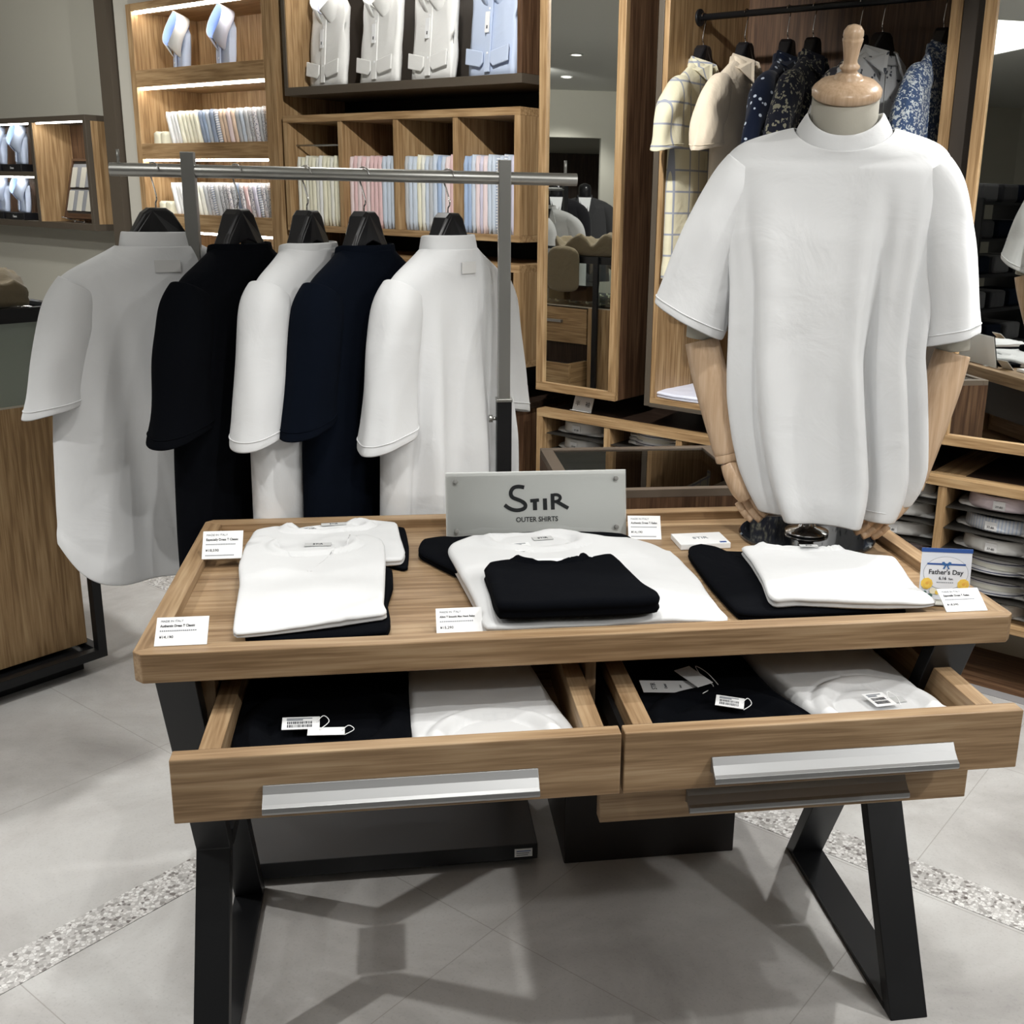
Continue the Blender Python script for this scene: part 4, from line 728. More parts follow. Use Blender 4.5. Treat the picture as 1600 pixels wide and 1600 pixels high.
rows = [('second', 1.652, ['white'] * 3 + ['cream'] * 5 + ['slate blue', 'blue', 'pale blue', 'slate blue', 'striped', 'peach', 'peach', 'pale pink', 'peach', 'grey', 'pale blue', 'grey', 'checked', 'dotted', 'grey', 'checked'], 0.170),
        ('third', 1.312, ['white'] * 4 + ['ivory'] * 4 + ['grey', 'checked', 'striped', 'grey', 'checked', 'checked', 'dotted', 'checked', 'slate blue', 'dotted', 'pink', 'dotted', 'lilac', 'striped', 'dotted', 'checked'],  0.165),
        ('fourth', 0.962, ['pale pink', 'striped', 'pale blue', 'lilac', 'striped', 'pale pink', 'blue', 'pale blue', 'striped', 'lilac', 'pale pink', 'striped', 'blue', 'pale blue', 'striped', 'lilac', 'pale pink', 'striped'], 0.170)]
lean = radians(17)
for rn, z, cs, h in rows:
    n = len(cs); s0, s1 = -3.66, -2.888; wd = (s1 - s0) / n * 0.945
    for k, cc in enumerate(cs):
        sd += 1; s = s0 + (s1 - s0) * (k + .5) / n
        lo = wp(s, 2.53 + 0.008 * random.random(), z + 0.006); M = Matrix.Rotation(WA, 4, 'Z') @ Matrix.Rotation(-lean * (1 - 0.35 * k / n), 4, 'Y')
        pack(cc, 'led%.3f' % wd, wd, 0.30, h, lo, M.to_euler(), '%s wrapped shirt leaning on the %s lit shelf, %s from the left' % (cc, rn, ORD[k]), 'wrapped shirts leaning on the lit shelves', sd)
for k, (s, z, rn) in enumerate([(-3.79, 1.6515, 'second'), (-3.73, 1.6515, 'second'), (-3.79, 1.3115, 'third'), (-3.73, 1.3115, 'third')]):
    o = pack_mesh(0.052, 0.20, 0.078, k).build('wrapped_shirt', PK['cream'], smooth=True); o.location = wp(s, 2.53, z); o.rotation_euler = (0, 0, WA)
    tag(o, 'low cream packet at the left end of the %s lit shelf, %s' % (rn, ['outer', 'inner'][k % 2]), 'wrapped shirt', 'low packets on the lit shelves')

# ------------------------------------------------------------------ displayed dress shirts
def dress_shirt(label, s, c, z, w, h, mat, cmat, lean=8, yaw=0, cuffs=True, tagged=True, group=None, turn=0, imat=None, cs=1.0):
    M = Matrix.Rotation(WA + radians(yaw), 4, 'Z') @ Matrix.Rotation(radians(-lean), 4, 'X')
    t = thing('displayed_dress_shirt', label, 'dress shirt', wp(s, c, z), 0, group, rot=M.to_euler())
    rings = []; N = 28
    for j in range(15):
        q = j / 14; zz = (h - 0.03) * q; hw = w / 2 * (1 - 0.03 * gs(q - 0.55, .2)) * (1 if q < 0.86 else 1 - (q - .86) / .14 * 0.35); dp = 0.020 + 0.004 * sin(q * pi); ring = []
        for i in range(N):
            th = 2 * pi * i / N; rr = 0.007 * wrinkle(cos(th) * 2, sin(th), zz * 3, s * 3, 4)
            ring.append((hw * spw(cos(th), .45) + rr, dp * spw(sin(th), .6) + rr, zz))
        rings.append(ring)
    MB().loft(rings).build('body', mat, t, smooth=True)
    MB().box(-0.014, 0.014, -0.036, -0.030, 0.012, h - 0.075).build('placket', mat, t, bevel=0.001)
    m = MB()
    for zz in (0.2, 0.4, 0.6): m.tube([(0, -0.0375, h * zz), (0, -0.0362, h * zz)], 0.0045, 12)
    m.build('button', PAPER, t)
    # standing collar with points
    R, D = 0.058 * cs, 0.046 * cs; cz = h - 0.055; cy = -0.012; n = 41; inner = []; rt = []; ro = []; ro2 = []
    for i in range(n):
        an = radians(-90 + 7 + 346 * i / (n - 1)); fr = abs(1 - 2 * i / (n - 1)); q = max(0, (fr - .55) / .45)
        c_, s_ = cos(an), sin(an); up = 0.034 * cs * (1 - fr) ** .8
        inner.append((R * .93 * c_, cy + D * .93 * s_, cz - 0.012)); rt.append((R * c_, cy + D * s_, cz + 0.018 + up))
        sg = 1 if c_ > 0 else -1
        ro.append((R * 1.10 * c_ + sg * 0.010 * q, cy + D * 1.12 * s_ - 0.006 * q, cz - 0.004 + up * .7 - 0.020 * q))
        ro2.append((R * 1.13 * c_ + sg * 0.030 * q * q, cy + D * 1.18 * s_ - 0.012 * q, cz - 0.022 + up * .5 - 0.044 * q ** 1.6))
    CR = Matrix.Rotation(radians(60), 4, 'X'); piv = Vector((0, -0.018, cz))
    def cf(ps): return [tuple(CR @ (Vector(q) - Vector((0, cy, cz))) + piv) for q in ps]
    MB().loft([cf(inner), cf(rt)], False, False, False).build('collar_band', imat or cmat, t, smooth=True, solid=0.0015)
    MB().loft([cf(rt), cf(ro), cf(ro2)], False, False, False).build('collar', cmat, t, smooth=True, solid=0.0018)
    if cuffs:
        for sg in (-1, 1):
            q = MB(); q.prism_y([(sg * 0.022, 0.085), (sg * w * .47, 0.105), (sg * w * .47, 0.045), (sg * 0.040, 0.030), (sg * 0.022, 0.045)][::sg], -0.041, -0.034); q.build('cuff', mat, t, bevel=0.003)
    if tagged:
        g = B(-0.013, 0.013, -0.0455, -0.0445, h * .38, h * .38 + 0.075).build('hang_tag', PAPER, t); B(-0.003, 0.003, -0.0462, -0.0455, h * .38 + 0.014, h * .38 + 0.026).build('tag_mark', INK, g)
    return t
DW = fabric('dress_white', (0.80, 0.80, 0.78), rough=0.5, sheen=0); DB_ = fabric('dress_blue', (0.52, 0.60, 0.76), rough=0.5, sheen=0); DBI = fabric('dress_blue_inside', (0.26, 0.38, 0.70), rough=0.6, sheen=0); DL = fabric('dress_lilac_white', (0.70, 0.72, 0.84), rough=0.5, sheen=0)
G4 = 'dress shirts in the upper display box'
for k, (s, mt, im, lab) in enumerate([(-2.51, DW, DL, 'white dress shirt with pale blue collar lining, leftmost in the dark display box'), (-2.185, DW, DW, 'white long-sleeved dress shirt, second in the dark display box'), (-1.875, DW, DW, 'white dress shirt with a yellow mark on its tag, third in the dark display box'), (-1.557, DB_, DBI, 'light blue long-sleeved dress shirt, right of four in the dark display box')]):
    dress_shirt(lab, s, 2.575, 1.896, 0.265, 0.40, mt, mt, 5, -8, group=G4, imat=im, cs=1.35)
dress_shirt('white collared blue shirt displayed upright at the left of the top lit shelf', -3.63, 2.60, 2.002, 0.19, 0.235, DB_, DW, 4, -18, False, False, imat=DBI, cs=1.65, group='shirts on the top lit shelf')
dress_shirt('light blue shirt with white collar tips at the right of the top lit shelf', -3.27, 2.60, 2.002, 0.19, 0.245, DB_, DL, 4, -18, False, False, imat=DBI, cs=1.6, group='shirts on the top lit shelf')
for k, (s, z, lab) in enumerate([(-5.27, 1.5305, 'light blue shirt nearest the divider on the upper level of the far left cabinet'), (-5.52, 1.5305, 'light blue shirt at the photo edge on the upper level, far left cabinet'), (-5.30, 1.2535, 'light blue shirt nearest the divider on the lower level of the far left cabinet'), (-5.55, 1.2535, 'light blue shirt at the photo edge on the lower level, far left cabinet')]):
    dress_shirt(lab, s, 2.575, z + 0.042, 0.17, 0.205, DB_, DB_, 4, -14, False, False, imat=DBI, group='blue shirts in the far left cabinet', cs=1.4)
    b0 = thing('black_name_stand', ['black name stand under the upper blue shirt nearest the divider', 'black name stand under the upper blue shirt at the photo edge', 'black name stand under the lower blue shirt nearest the divider', 'black name stand under the lower blue shirt at the photo edge'][k], 'name stand', wp(s, 2.545, z), WA, 'black name stands in the far left cabinet')
    part(b0, 'block', BLKP, (-0.11, 0.11, -0.035, 0.075, 0, 0.040)); text('stand_print', ['Semi Wide', 'Regular', 'Classic', 'Slim'][k] if False else ['Dress', 'Semi', 'Classic', 'Wide'][k], 0.018, PAPER, b0, (0, -0.0355, 0.018), (pi / 2, 0, 0))

# ------------------------------------------------------------------ short-sleeved shirts on the wardrobe rail
gm = [fabric('cream_check_linen', (0.7, 0.66, 0.5), patt=patt_check((0.66, 0.62, 0.46), (0.30, 0.32, 0.38)), fold=0.8), fabric('beige_linen', (0.66, 0.57, 0.45), fold=1.0),
      fabric('navy_motif_cotton', (0.02, 0.03, 0.06), patt=patt_spots((0.007, 0.011, 0.026), (0.50, 0.56, 0.66), 40, 0.20)), fabric('dark_leaf_cotton', (0.03, 0.03, 0.04), patt=patt_spots((0.018, 0.020, 0.032), (0.30, 0.29, 0.22), 60, 0.34, warp=0.05)),
      fabric('cream_dot_navy_cotton', (0.1, 0.1, 0.12), patt=patt_spots((0.05, 0.05, 0.07), (0.55, 0.52, 0.44), 62, 0.33)), fabric('white_botanical_cotton', (0.7, 0.7, 0.7), patt=patt_spots((0.66, 0.67, 0.68), (0.08, 0.09, 0.11), 36, 0.20, warp=0.06)),
      fabric('blue_floral_cotton', (0.2, 0.3, 0.5), patt=patt_spots((0.04, 0.07, 0.15), (0.46, 0.50, 0.52), 80, 0.42, warp=0.05))]
gl = ['cream checked short-sleeved shirt, leftmost in the wardrobe', 'beige linen short-sleeved shirt beside the checked one in the wardrobe', 'navy shirt with small white motifs on the wardrobe rail', 'black shirt with pale leaf pattern on the wardrobe rail', 'dark shirt with cream dots hanging behind the mannequin cap', 'white botanical print shirt behind the mannequin shoulder', 'blue floral short-sleeved shirt at the right end of the wardrobe rail']
gs_ = [-0.691, -0.527, -0.37, -0.279, -0.119, -0.046, 0.146]
for k, s in enumerate(gs_):
    yaw = WA + pi / 2 + radians([6, 4, 10, 8, 4, -14, 2][k]); p = wp(s, RC, 0); zn = RZ2 - 0.155
    t = thing('short_sleeved_shirt', gl[k], 'shirt', (p[0], p[1], zn), yaw, 'short-sleeved shirts in the wardrobe')
    tb = [(a, b * 0.92, c * 0.62, d, e) for a, b, c, d, e in HT]
    SL = ([(.14, 0, -.085), (.182, 0, -.105), (.214, 0, -.15), (.240, 0, -.21), (.262, 0, -.285)], [.042, .060, .074, .080, .084], [.030, .038, .042, .042, .040])
    tee(t, gm[k], tb, [(FR + .6, .1, .2, .008), (FR - .5, 0, .2, .010)], 20 + k, SL, SL, (.078, .040, .022, .95), None, neckdrop=0.022, wr=0.012, label=False)
    for sg in (-1, 1):
        m = MB(); m.add([(sg * 0.070, 0.012, 0.022), (sg * 0.020, -0.046, 0.002), (sg * 0.050, -0.062, -0.070), (sg * 0.098, -0.030, -0.030), (sg * 0.095, 0.012, -0.012)], [(0, 1, 2, 3, 4)]).build('collar_leaf', gm[k], t, solid=0.004)
    B(-0.013, 0.013, -0.0400, -0.0370, -0.62, -0.05).build('placket', gm[k], t, bevel=0.001)
    hanger(0, yaw, 'black hanger carrying the ' + gl[k].split(' on ')[0].split(' in the')[0].split(', leftmost')[0].split(', second')[0].split(' hanging')[0].split(' behind')[0].split(' at ')[0].split(' beside')[0], zn - 0.006, 'black hangers on the wardrobe rail', hookrot=pi / 2 - 0.0 + (WA - yaw) - pi / 2 + 0.0, top=0.070, loc=(p[0], p[1], zn - 0.006), barr=0.011, dz=RZ2 - zn + 0.006)
# folded light blue shirts on the wardrobe floor
for k, (s, c) in enumerate([(-0.600, 2.67), (-0.355, 2.67)]):
    x, y, _ = wp(s, c); q = [wp(s + a, c + b_)[:2] for a, b_ in ((-.115, -.15), (-.115, .14), (-.06, .16), (.06, .16), (.115, .14), (.115, -.15))]
    t, c_, z = fold_tee(['light blue folded dress shirt on the wardrobe floor, left of two', 'light blue folded dress shirt on the wardrobe floor, behind the wooden arm'][k], DL, q, 0.7555, 0.022, 30 + k, wr=0.003, name='folded_dress_shirt', group='folded blue shirts on the wardrobe floor')
    m = MB(); m.box(-0.006, 0.006, -0.002, 0.002, 0, 0.002); m.build('button', PAPER, t, loc=(0.02, -0.10, 0.024))
# folded shirts with standing collars in the low cabinet
def cell_shirt(label, s, c, z, mat, n=1, h=0.051, rim=None):
    A = 0.108 if s > 0 else 0.090
    t = thing('collared_shirt_pack', label, 'folded shirt', wp(s, c, z), WA + radians(random.uniform(-6, 6)), 'folded collared shirts in the low cabinet cells')
    m = MB(); N = 40; rings = []
    for zz, ins in ((0.0, .01), (0.004, 0), (0.008, .001), (0.012, .012)):
        rings.append([((A + 0.032 - ins) * spw(cos(2 * pi * i / N), .35) , (0.135 - ins) * spw(sin(2 * pi * i / N), .35) + 0.055, zz + (0.006 * wrinkle(cos(2 * pi * i / N), sin(2 * pi * i / N), 0, s, 3) if zz else 0)) for i in range(N)])
    m.loft(rings).build('packet', PK['white'], t, smooth=True)
    rr = []
    for q in (0, .25, .5, .75, 1): rr.append([((A - 0.004 * q) * cos(2 * pi * i / N), (A * 0.72 - 0.003 * q) * sin(2 * pi * i / N) - 0.03, 0.008 + (h - 0.008) * q) for i in range(N)])
    MB().loft(rr, False, False).build('collar', mat, t, smooth=True, solid=0.003)
    B(-0.018, 0.018, -A * 0.72 - 0.0315, -A * 0.72 - 0.030, 0.012, h - 0.012).build('size_band', PLAS, t) if h > 0.03 else None
    if h > 0.03: text('size_print', '37-80', 0.0095, INK, t, (0, -A * 0.72 - 0.0325, h * .42), (pi / 2, 0, 0))
    return t
CW = packmat('collar white', (0.80, 0.80, 0.78)); CP = packmat('collar pink', (0.74, 0.64, 0.68)); CBL = packmat('collar blue check', (0.6, 0.65, 0.75), patt_stripe((0.72, 0.75, 0.80), (0.50, 0.58, 0.72), 100)); CN = packmat('collar navy trim', (0.7, 0.7, 0.7), patt_stripe((0.74, 0.75, 0.76), (0.05, 0.06, 0.12), 80, 'Z', 0.25))
z5 = lambda r_: 0.19 + 0.022 + 0.0675 * (5 - r_) + 0.0012
RN = ['top', 'second', 'third', 'fourth', 'fifth', 'bottom']
cellc = [(-1.10, 'first', [(0, CW, 'white'), (1, CW, 'white')]), (-0.76, 'second', [(0, CN, 'thin striped white'), (1, CW, 'white')]), (-0.44, 'third', [(0, CW, 'white'), (1, CW, 'white')]),
         (0.20, 'fifth', [(0, CW, 'white'), (1, CW, 'white'), (2, CW, 'white'), (3, CP, 'grey pink')]), (0.52, 'sixth', [(0, CP, 'pale pink'), (1, CBL, 'blue checked'), (2, CW, 'cream white'), (3, CN, 'navy trimmed white'), (4, CN, 'navy trimmed'), (5, CW, 'white')]), (0.84, 'seventh', [(0, CW, 'white'), (1, CP, 'pale pink'), (2, CW, 'white'), (3, CW, 'white')])]
for s, cn, it in cellc:
    for r_, mt, w_ in it:
        k = 3 if mt is CN else 1
        if k == 1: cell_shirt('%s shirt with standing collar, %s row of the %s cell of the low cabinet' % (w_, RN[r_], cn), s, 2.64, z5(r_), mt)
        else:
            for q in range(3): cell_shirt('%s shirt, %s of three stacked in the %s row, %s low cabinet cell' % (w_, ['bottom', 'middle', 'top'][q], RN[r_], cn), s + 0.003 * q, 2.64 + .002 * q, z5(r_) + 0.0155 * q, PK['ivory'] if q == 1 else mt, h=0.026)
t = thing('shelf_sign', 'small clear stand with a white sign reading two Japanese characters on the low cabinet', 'sign', wp(-1.085, 2.56, 0.645), 0, rot=(radians(-20), 0, WA))
B(-0.045, 0.045, 0, 0.002, 0.002, 0.058).build('card', PAPER, t); B(-0.046, 0.046, 0.002, 0.004, 0, 0.064).build('clear_back', simple_once('acrylic', (0.7, 0.7, 0.66), .1), t); B(-0.046, 0.046, -0.012, 0.004, 0, 0.002).build('clear_foot', simple_once('acrylic', (0.7, 0.7, 0.66), .1), t)
text('sign_print', '半', 0.024, INK, t, (-0.024, -0.0008, 0.030), (pi / 2, 0, 0)); text('sign_print', '袖', 0.024, INK, t, (0.024, -0.0008, 0.030), (pi / 2, 0, 0))
# ================================================================== brand sign on the table
sgn = thing('acrylic_sign', 'white acrylic brand sign with four metal studs standing at the back of the table', 'sign', (0.6745, 0.552, ZS + 0.001), 0, rot=(radians(-13), 0, 0))
SW, SH = 0.373, 0.137; SP = simple_once('sign_white', (0.96, 0.97, 0.96), 0.6)
B(-SW / 2, SW / 2, 0.004, 0.007, 0, SH).build('backing_panel', SP, sgn, bevel=0.0006)
B(-SW / 2, SW / 2, -0.0005, 0.0015, 0.0, SH).build('clear_cover', glassm('cover_acrylic', (0.985, 0.99, 0.985), 0.0), sgn)
for x in (-1, 1):
    for z in (0.018, SH - 0.018): MB().tube([(x * (SW / 2 - 0.021), 0.004, z), (x * (SW / 2 - 0.021), -0.004, z)], 0.0045, 18).build('stud', simple_once('stud_grey', (0.20, 0.20, 0.19), 0.45), sgn, smooth=True, bevel=0.0006)
for x in (-0.12, 0.12): B(x - 0.012, x + 0.012, 0.0075, 0.04, 0.0, 0.004).build('foot', SP, sgn)
K = 1.323e-3
def sx_(zx): return (zx / 5.3333 + 690 - 838.2) * K
def sz_(zy): return SH / 2 - (zy / 5.3333 + 730 - 787.5) * K * 1.03
def stroke(pts, wd, y0=0.0028, y1=0.0036, taper=None):
    P = [Vector(p) for p in cr([(sx_(a), 0, sz_(b)) for a, b in pts], 40 if len(pts) > 3 else 2 * len(pts))]; m = MB(); a = []; b = []
    for i, p in enumerate(P):
        t = (P[min(i + 1, len(P) - 1)] - P[max(i - 1, 0)]).normalized(); nn = Vector((-t.z, 0, t.x)); w_ = wd * K / 5.3333 / 2 * 1.25
        if taper: w_ *= 1 + (taper - 1) * i / (len(P) - 1)
        a.append(p + nn * w_); b.append(p - nn * w_)
    n = len(P); vs = [(p.x, y0, p.z) for p in a] + [(p.x, y0, p.z) for p in b] + [(p.x, y1, p.z) for p in a] + [(p.x, y1, p.z) for p in b]
    fs = []
    for i in range(n - 1): fs += [(i, i + 1, n + i + 1, n + i), (2 * n + i, 3 * n + i, 3 * n + i + 1, 2 * n + i + 1), (i, 2 * n + i, 2 * n + i + 1, i + 1), (n + i, n + i + 1, 3 * n + i + 1, 3 * n + i)]
    fs += [(0, n, 3 * n, 2 * n), (n - 1, 3 * n - 1, 4 * n - 1, 2 * n - 1)]
    return m.add(vs, fs)
SI = simple_once('sign_ink', (0.022, 0.026, 0.032), 0.5)
def letter(nm, ms):
    m = MB()
    for q in ms: m.add(q.v, q.f)
    m.build(nm, SI, sgn)
letter('letter_s', [stroke([(686, 168), (640, 160), (600, 168), (577, 195), (575, 225), (592, 248), (625, 262), (662, 278), (690, 300), (693, 325), (672, 342), (632, 350), (590, 345), (552, 328), (522, 305)], 25)])
letter('letter_t', [stroke([(735, 277), (808, 272)], 22), stroke([(773, 283), (774, 353)], 27)])
letter('letter_i', [stroke([(857, 260), (859, 353)], 27)])
letter('letter_r', [stroke([(921, 223), (923, 352)], 25), stroke([(931, 233), (958, 233), (980, 243), (986, 262), (972, 280), (950, 287), (931, 288)], 20), stroke([(955, 287), (1052, 344)], 24)])
text('sign_print', 'OUTER SHIRTS', 0.0142, SI, sgn, (sx_(789), 0.0034, sz_(428)), (pi / 2, 0, 0), bold=0.0002, sx=0.93)

# ------------------------------------------------------------------ price cards
def price_card(label, x, y, w, h, tilt, an, name, price, small='MADE IN ITALY', z=ZS + 0.001):
    t = thing('price_card', label, 'price card', (x, y, z), 0, 'white price cards on the table', rot=(radians(-tilt), 0, an))
    B(-w / 2, w / 2, 0, 0.0012, 0, h).build('card', PAPER, t)
    B(-w / 2, w / 2, 0.0013, 0.0025, -0.0005, h + 0.001).build('clear_holder', simple_once('acrylic', (0.7, 0.7, 0.66), .1), t)
    lx = -w / 2 + 0.006
    text('card_print', small, h * 0.10, GREYINK, t, (lx, -0.0004, h * 0.86), (pi / 2, 0, 0), 'LEFT')
    text('card_print', name, h * (0.118 if len(name) < 28 else 0.098), INK, t, (lx, -0.0004, h * 0.69), (pi / 2, 0, 0), 'LEFT', bold=0.0001, sx=0.84)
    m = MB()
    for k in range(18): m.box(lx + 0.003 * k, lx + 0.003 * k + 0.002, -0.0005, 0, h * 0.50, h * 0.54)
    m.build('print_line', GREYINK, t)
    text('card_print', price, h * 0.13, INK, t, (lx, -0.0004, h * 0.30), (pi / 2, 0, 0), 'LEFT')
    if h > 0.05:
        m = MB()
        for k in range(20): m.box(lx + 0.0026 * k, lx + 0.0026 * k + 0.0018, -0.0005, 0, h * 0.10, h * 0.14)
        m.build('print_line', GREYINK, t)
price_card('white price card reading Authentic Dress T Classic at the front left table corner', 0.066, 0.027, 0.076, 0.048, 50, 0, 'Authentic Dress T Classic', '¥14,190', z=ZT + 0.001)
price_card('white price card reading Especially Dress T Classic behind the front left one', 0.068, 0.428, 0.072, 0.056, 42, 0, 'Especially Dress T Classic', '¥18,590', z=ZT + 0.001)
price_card('white price card reading Albini T Smooth Moc Neck Relax between the stacks', 0.486, 0.060, 0.074, 0.050, 50, 0, 'Albini T Smooth Moc Neck Relax', '¥15,290')
price_card('white price card beside the right foot of the acrylic sign', 0.893, 0.520, 0.068, 0.055, 45, -0.12, 'Authentic Dress T Relax', '¥14,190')
price_card('white price card reading Especially Dress T Relax at the front right corner', 1.336, 0.028, 0.074, 0.048, 58, -0.0, 'Especially Dress T Relax', '¥18,590', z=ZT + 0.001)
cs_ = thing('card_stack', 'small stack of white brand cards lying left of the mannequin base', 'cards', (1.000, 0.480, ZS + 0.001), 0.03)
B(-0.052, 0.052, -0.034, 0.040, 0, 0.010).build('cards', PAPER, cs_, bevel=0.0006); B(-0.052, 0.052, -0.034, 0.040, 0.0102, 0.0108).build('top_card', PAPER, cs_)
text('card_print', 'STIR', 0.017, GREYINK, cs_, (0, 0.006, 0.0112)); B(0.032, 0.046, -0.028, -0.020, 0.0109, 0.0111).build('print_block', BLUEINK, cs_)

# ------------------------------------------------------------------ Father's Day card
fd = thing('greeting_card_stand', "white and blue Father's Day card in a clear stand at the right table corner", 'card', (1.338, 0.112, ZS + 0.001), 0, rot=(radians(-6), 0, radians(-13)))
CWd, CHt = 0.086, 0.098
B(-CWd / 2, CWd / 2, 0, 0.0012, 0.006, CHt).build('card', simple_once('card_blue_white', (0.74, 0.77, 0.84), 0.5), fd)
B(-CWd / 2 - 0.0008, CWd / 2 + 0.0008, -0.0006, 0.0018, CHt - 0.007, CHt).build('blue_band', BLUEINK, fd)
B(-CWd / 2, CWd / 2, 0.0014, 0.0034, 0.0, CHt - 0.004).build('clear_back', simple_once('acrylic', (0.7, 0.7, 0.66), .1), fd); B(-CWd / 2, CWd / 2, -0.018, 0.020, 0, 0.0018).build('clear_foot', simple_once('acrylic', (0.7, 0.7, 0.66), .1), fd)
def disc(nm, x, z, r, mat, y=-0.0005, n=24, sx=1.0, th=0.0004): return MB().prism_y([(x + r * sx * cos(2 * pi * i / n), z + r * sin(2 * pi * i / n)) for i in range(n)], y, y + th).build(nm, mat, fd)
disc('oval_line', 0, 0.054, 0.0295, GREYINK, sx=1.31, n=48, y=-0.0004); disc('oval', 0, 0.054, 0.0290, simple_once('oval_white', (0.80, 0.82, 0.87), 0.5), y=-0.0007, sx=1.31, n=48)
B(-0.0330, 0.0330, -0.0011, -0.0006, 0.0685, 0.0715).build('ribbon', BLUEINK, fd)
m = MB()
for sg in (-1, 1):
    m.prism_y([(0, 0.0700), (sg * 0.0045, 0.0745), (sg * 0.0082, 0.0735), (sg * 0.0072, 0.0690), (sg * 0.003, 0.0675)][::sg], -0.0015, -0.0009); m.prism_y([(0, 0.0690), (sg * 0.0025, 0.068), (sg * 0.0060, 0.0620), (sg * 0.0030, 0.0615)][::sg], -0.0015, -0.0009)
m.build('ribbon_bow', simple_once('bow_blue', (0.04, 0.14, 0.36), 0.5), fd)
text('card_print', "Father's Day", 0.0118, INK, fd, (0, -0.0010, 0.0555), (pi / 2, 0, 0), bold=0.00015); text('card_print', '6.16', 0.0078, INK, fd, (-0.005, -0.0010, 0.0445), (pi / 2, 0, 0), bold=0.0001); text('card_print', 'Sun.', 0.0052, INK, fd, (0.0095, -0.0010, 0.0440), (pi / 2, 0, 0))
m = MB()
for k in range(9): m.box(-0.0145 + 0.0033 * k, -0.0125 + 0.0033 * k, -0.0011, -0.0007, 0.0365, 0.0380)
m.build('print_line', GREYINK, fd)
OR = simple_once('flower_orange', (0.78, 0.42, 0.07), 0.6); LG = simple_once('leaf_green', (0.06, 0.14, 0.12), 0.6)
for sg in (-1, 1):
    x0 = sg * 0.0315; fl = disc('flower', x0, 0.0345, 0.0105, YEL, y=-0.0014, n=9)
    for q, (dx, dz, r_) in enumerate([(-.003, .002, .0052), (.003, .001, .0048), (0, -.003, .0050), (0, .001, .0028)]): disc('petal', x0 + dx, 0.0345 + dz, r_, OR if q == 3 else simple_once('flower_yellow2', (0.80, 0.50, 0.09), .6) if q % 2 else YEL, y=-0.0018 - 0.0003 * q, n=10)
    disc('small_flower', x0 - sg * 0.0115, 0.0215, 0.0060, PALEY, y=-0.0013, n=8); disc('small_flower', x0 - sg * 0.0190, 0.0190, 0.0040, YEL, y=-0.0016, n=8)
    disc('leaf', x0 + sg * 0.002, 0.0185, 0.0030, LG, y=-0.0016, n=7); disc('leaf', x0 - sg * 0.006, 0.0130, 0.0036, LG, y=-0.0016, n=7, sx=1.6)

# ================================================================== glass-topped counter at the left
ct = thing('glass_counter', 'oak counter with glass case and black frame at the left edge, one drawer open', 'counter', wp(-1.71, 0.82, 0), WA)
CL, CDp, HZ = -1.45, -0.75, 0.843       # extends to -x (along the wall) and -y (towards the shop)
B(-0.022, 0, CDp, 0, 0.075, HZ).build('end_panel', OAK[2], ct, bevel=0.001); B(CL, CL + 0.022, CDp, 0, 0.075, HZ).build('end_panel', OAK[2], ct); B(CL, 0, CDp - 0.02, CDp, 0.075, HZ).build('back_panel', OAK[2], ct)
B(CL + 0.022, -0.022, CDp, -0.02, 0.075, 0.095).build('bottom_panel', OAK[0], ct); B(CL, 0, CDp, 0.0, HZ, HZ + 0.006).build('deck', simple_once('deck_edge', (0.50, 0.46, 0.38), .5), ct)
B(CL + 0.02, -0.02, CDp + 0.02, -0.02, HZ + 0.0062, HZ + 0.016).build('display_tray', BLK, ct)
B(-0.50, -0.022, -0.02, 0, 0.095, HZ).build('front_panel', OAK[2], ct); B(-0.507, -0.475, 0.0205, 0.036, 0.045, 1.132).build('post', BLK, ct); B(-0.56, -0.535, -0.02, 0, 0.095, HZ).build('stile', OAK[2], ct); B(CL + 0.022, -0.022, -0.05, -0.03, 0.095, HZ).build('drawer_back', DKW[2], ct)
for k, (z0, z1, y) in enumerate(((0.635, 0.835, 0.0), (0.385, 0.60, 0.16), (0.100, 0.350, 0.0))):
    d = B(CL + 0.03, -0.57, y - 0.02, y, z0, z1 - (0.06 if k == 1 else 0)).build('drawer', OAK[0], ct, bevel=0.001)
    B(-0.88, -0.74, y, y + 0.02, z1 - 0.085, z1 - 0.070).build('handle', ALU, d, bevel=0.001)
    if k == 1:
        B(-0.595, -0.575, -0.02, y - 0.02, z0, z1 - 0.06).build('drawer_side', OAK[1], d); B(CL + 0.04, -0.595, -0.02, y - 0.02, z1 - 0.10, z1 - 0.085).build('drawer_tray', BLK, d)
# cage frame
m = MB(); fx0, fx1, fy0, fy1, T = CL - 0.06, 0.080, CDp - 0.06, 0.020, 0.028
for x in (fx0, fx1 - T):
    for y in (fy0, fy1 - T): m.box(x, x + T, y, y + T, 0.045, 1.132)
for z in (0.045, 1.092):
    hz = 0.028 if z < 1 else 0.040
    m.box(fx0 + T, fx1 - T, fy0, fy0 + T, z, z + hz).box(fx0 + T, fx1 - T, fy1 - T, fy1, z, z + hz).box(fx0, fx0 + T, fy0 + T, fy1 - T, z, z + hz).box(fx1 - T, fx1, fy0 + T, fy1 - T, z, z + hz)
m.build('black_frame', BLK, ct, bevel=0.001)
B(fx0 + T, fx1 - T, fy0 + T, fy1 - T, 0.048, 0.060).build('base_plate', BLK, ct); B(fx0 + 0.04, fx1 - 0.06, fy0 + 0.04, fy1 - 0.05, 0, 0.045).build('plinth', BLK, ct)
B(-0.006, -0.001, CDp, -0.001, HZ + 0.006, 1.095).build('glass_side', REFL_GLASS, ct); B(CL, -0.006, -0.006, -0.001, HZ + 0.006, 1.095).build('glass_front', GLASS, ct); B(fx0 + T, fx1 - T, fy0 + T, fy1 - T, 1.118, 1.124).build('glass_top', GLASS, ct)
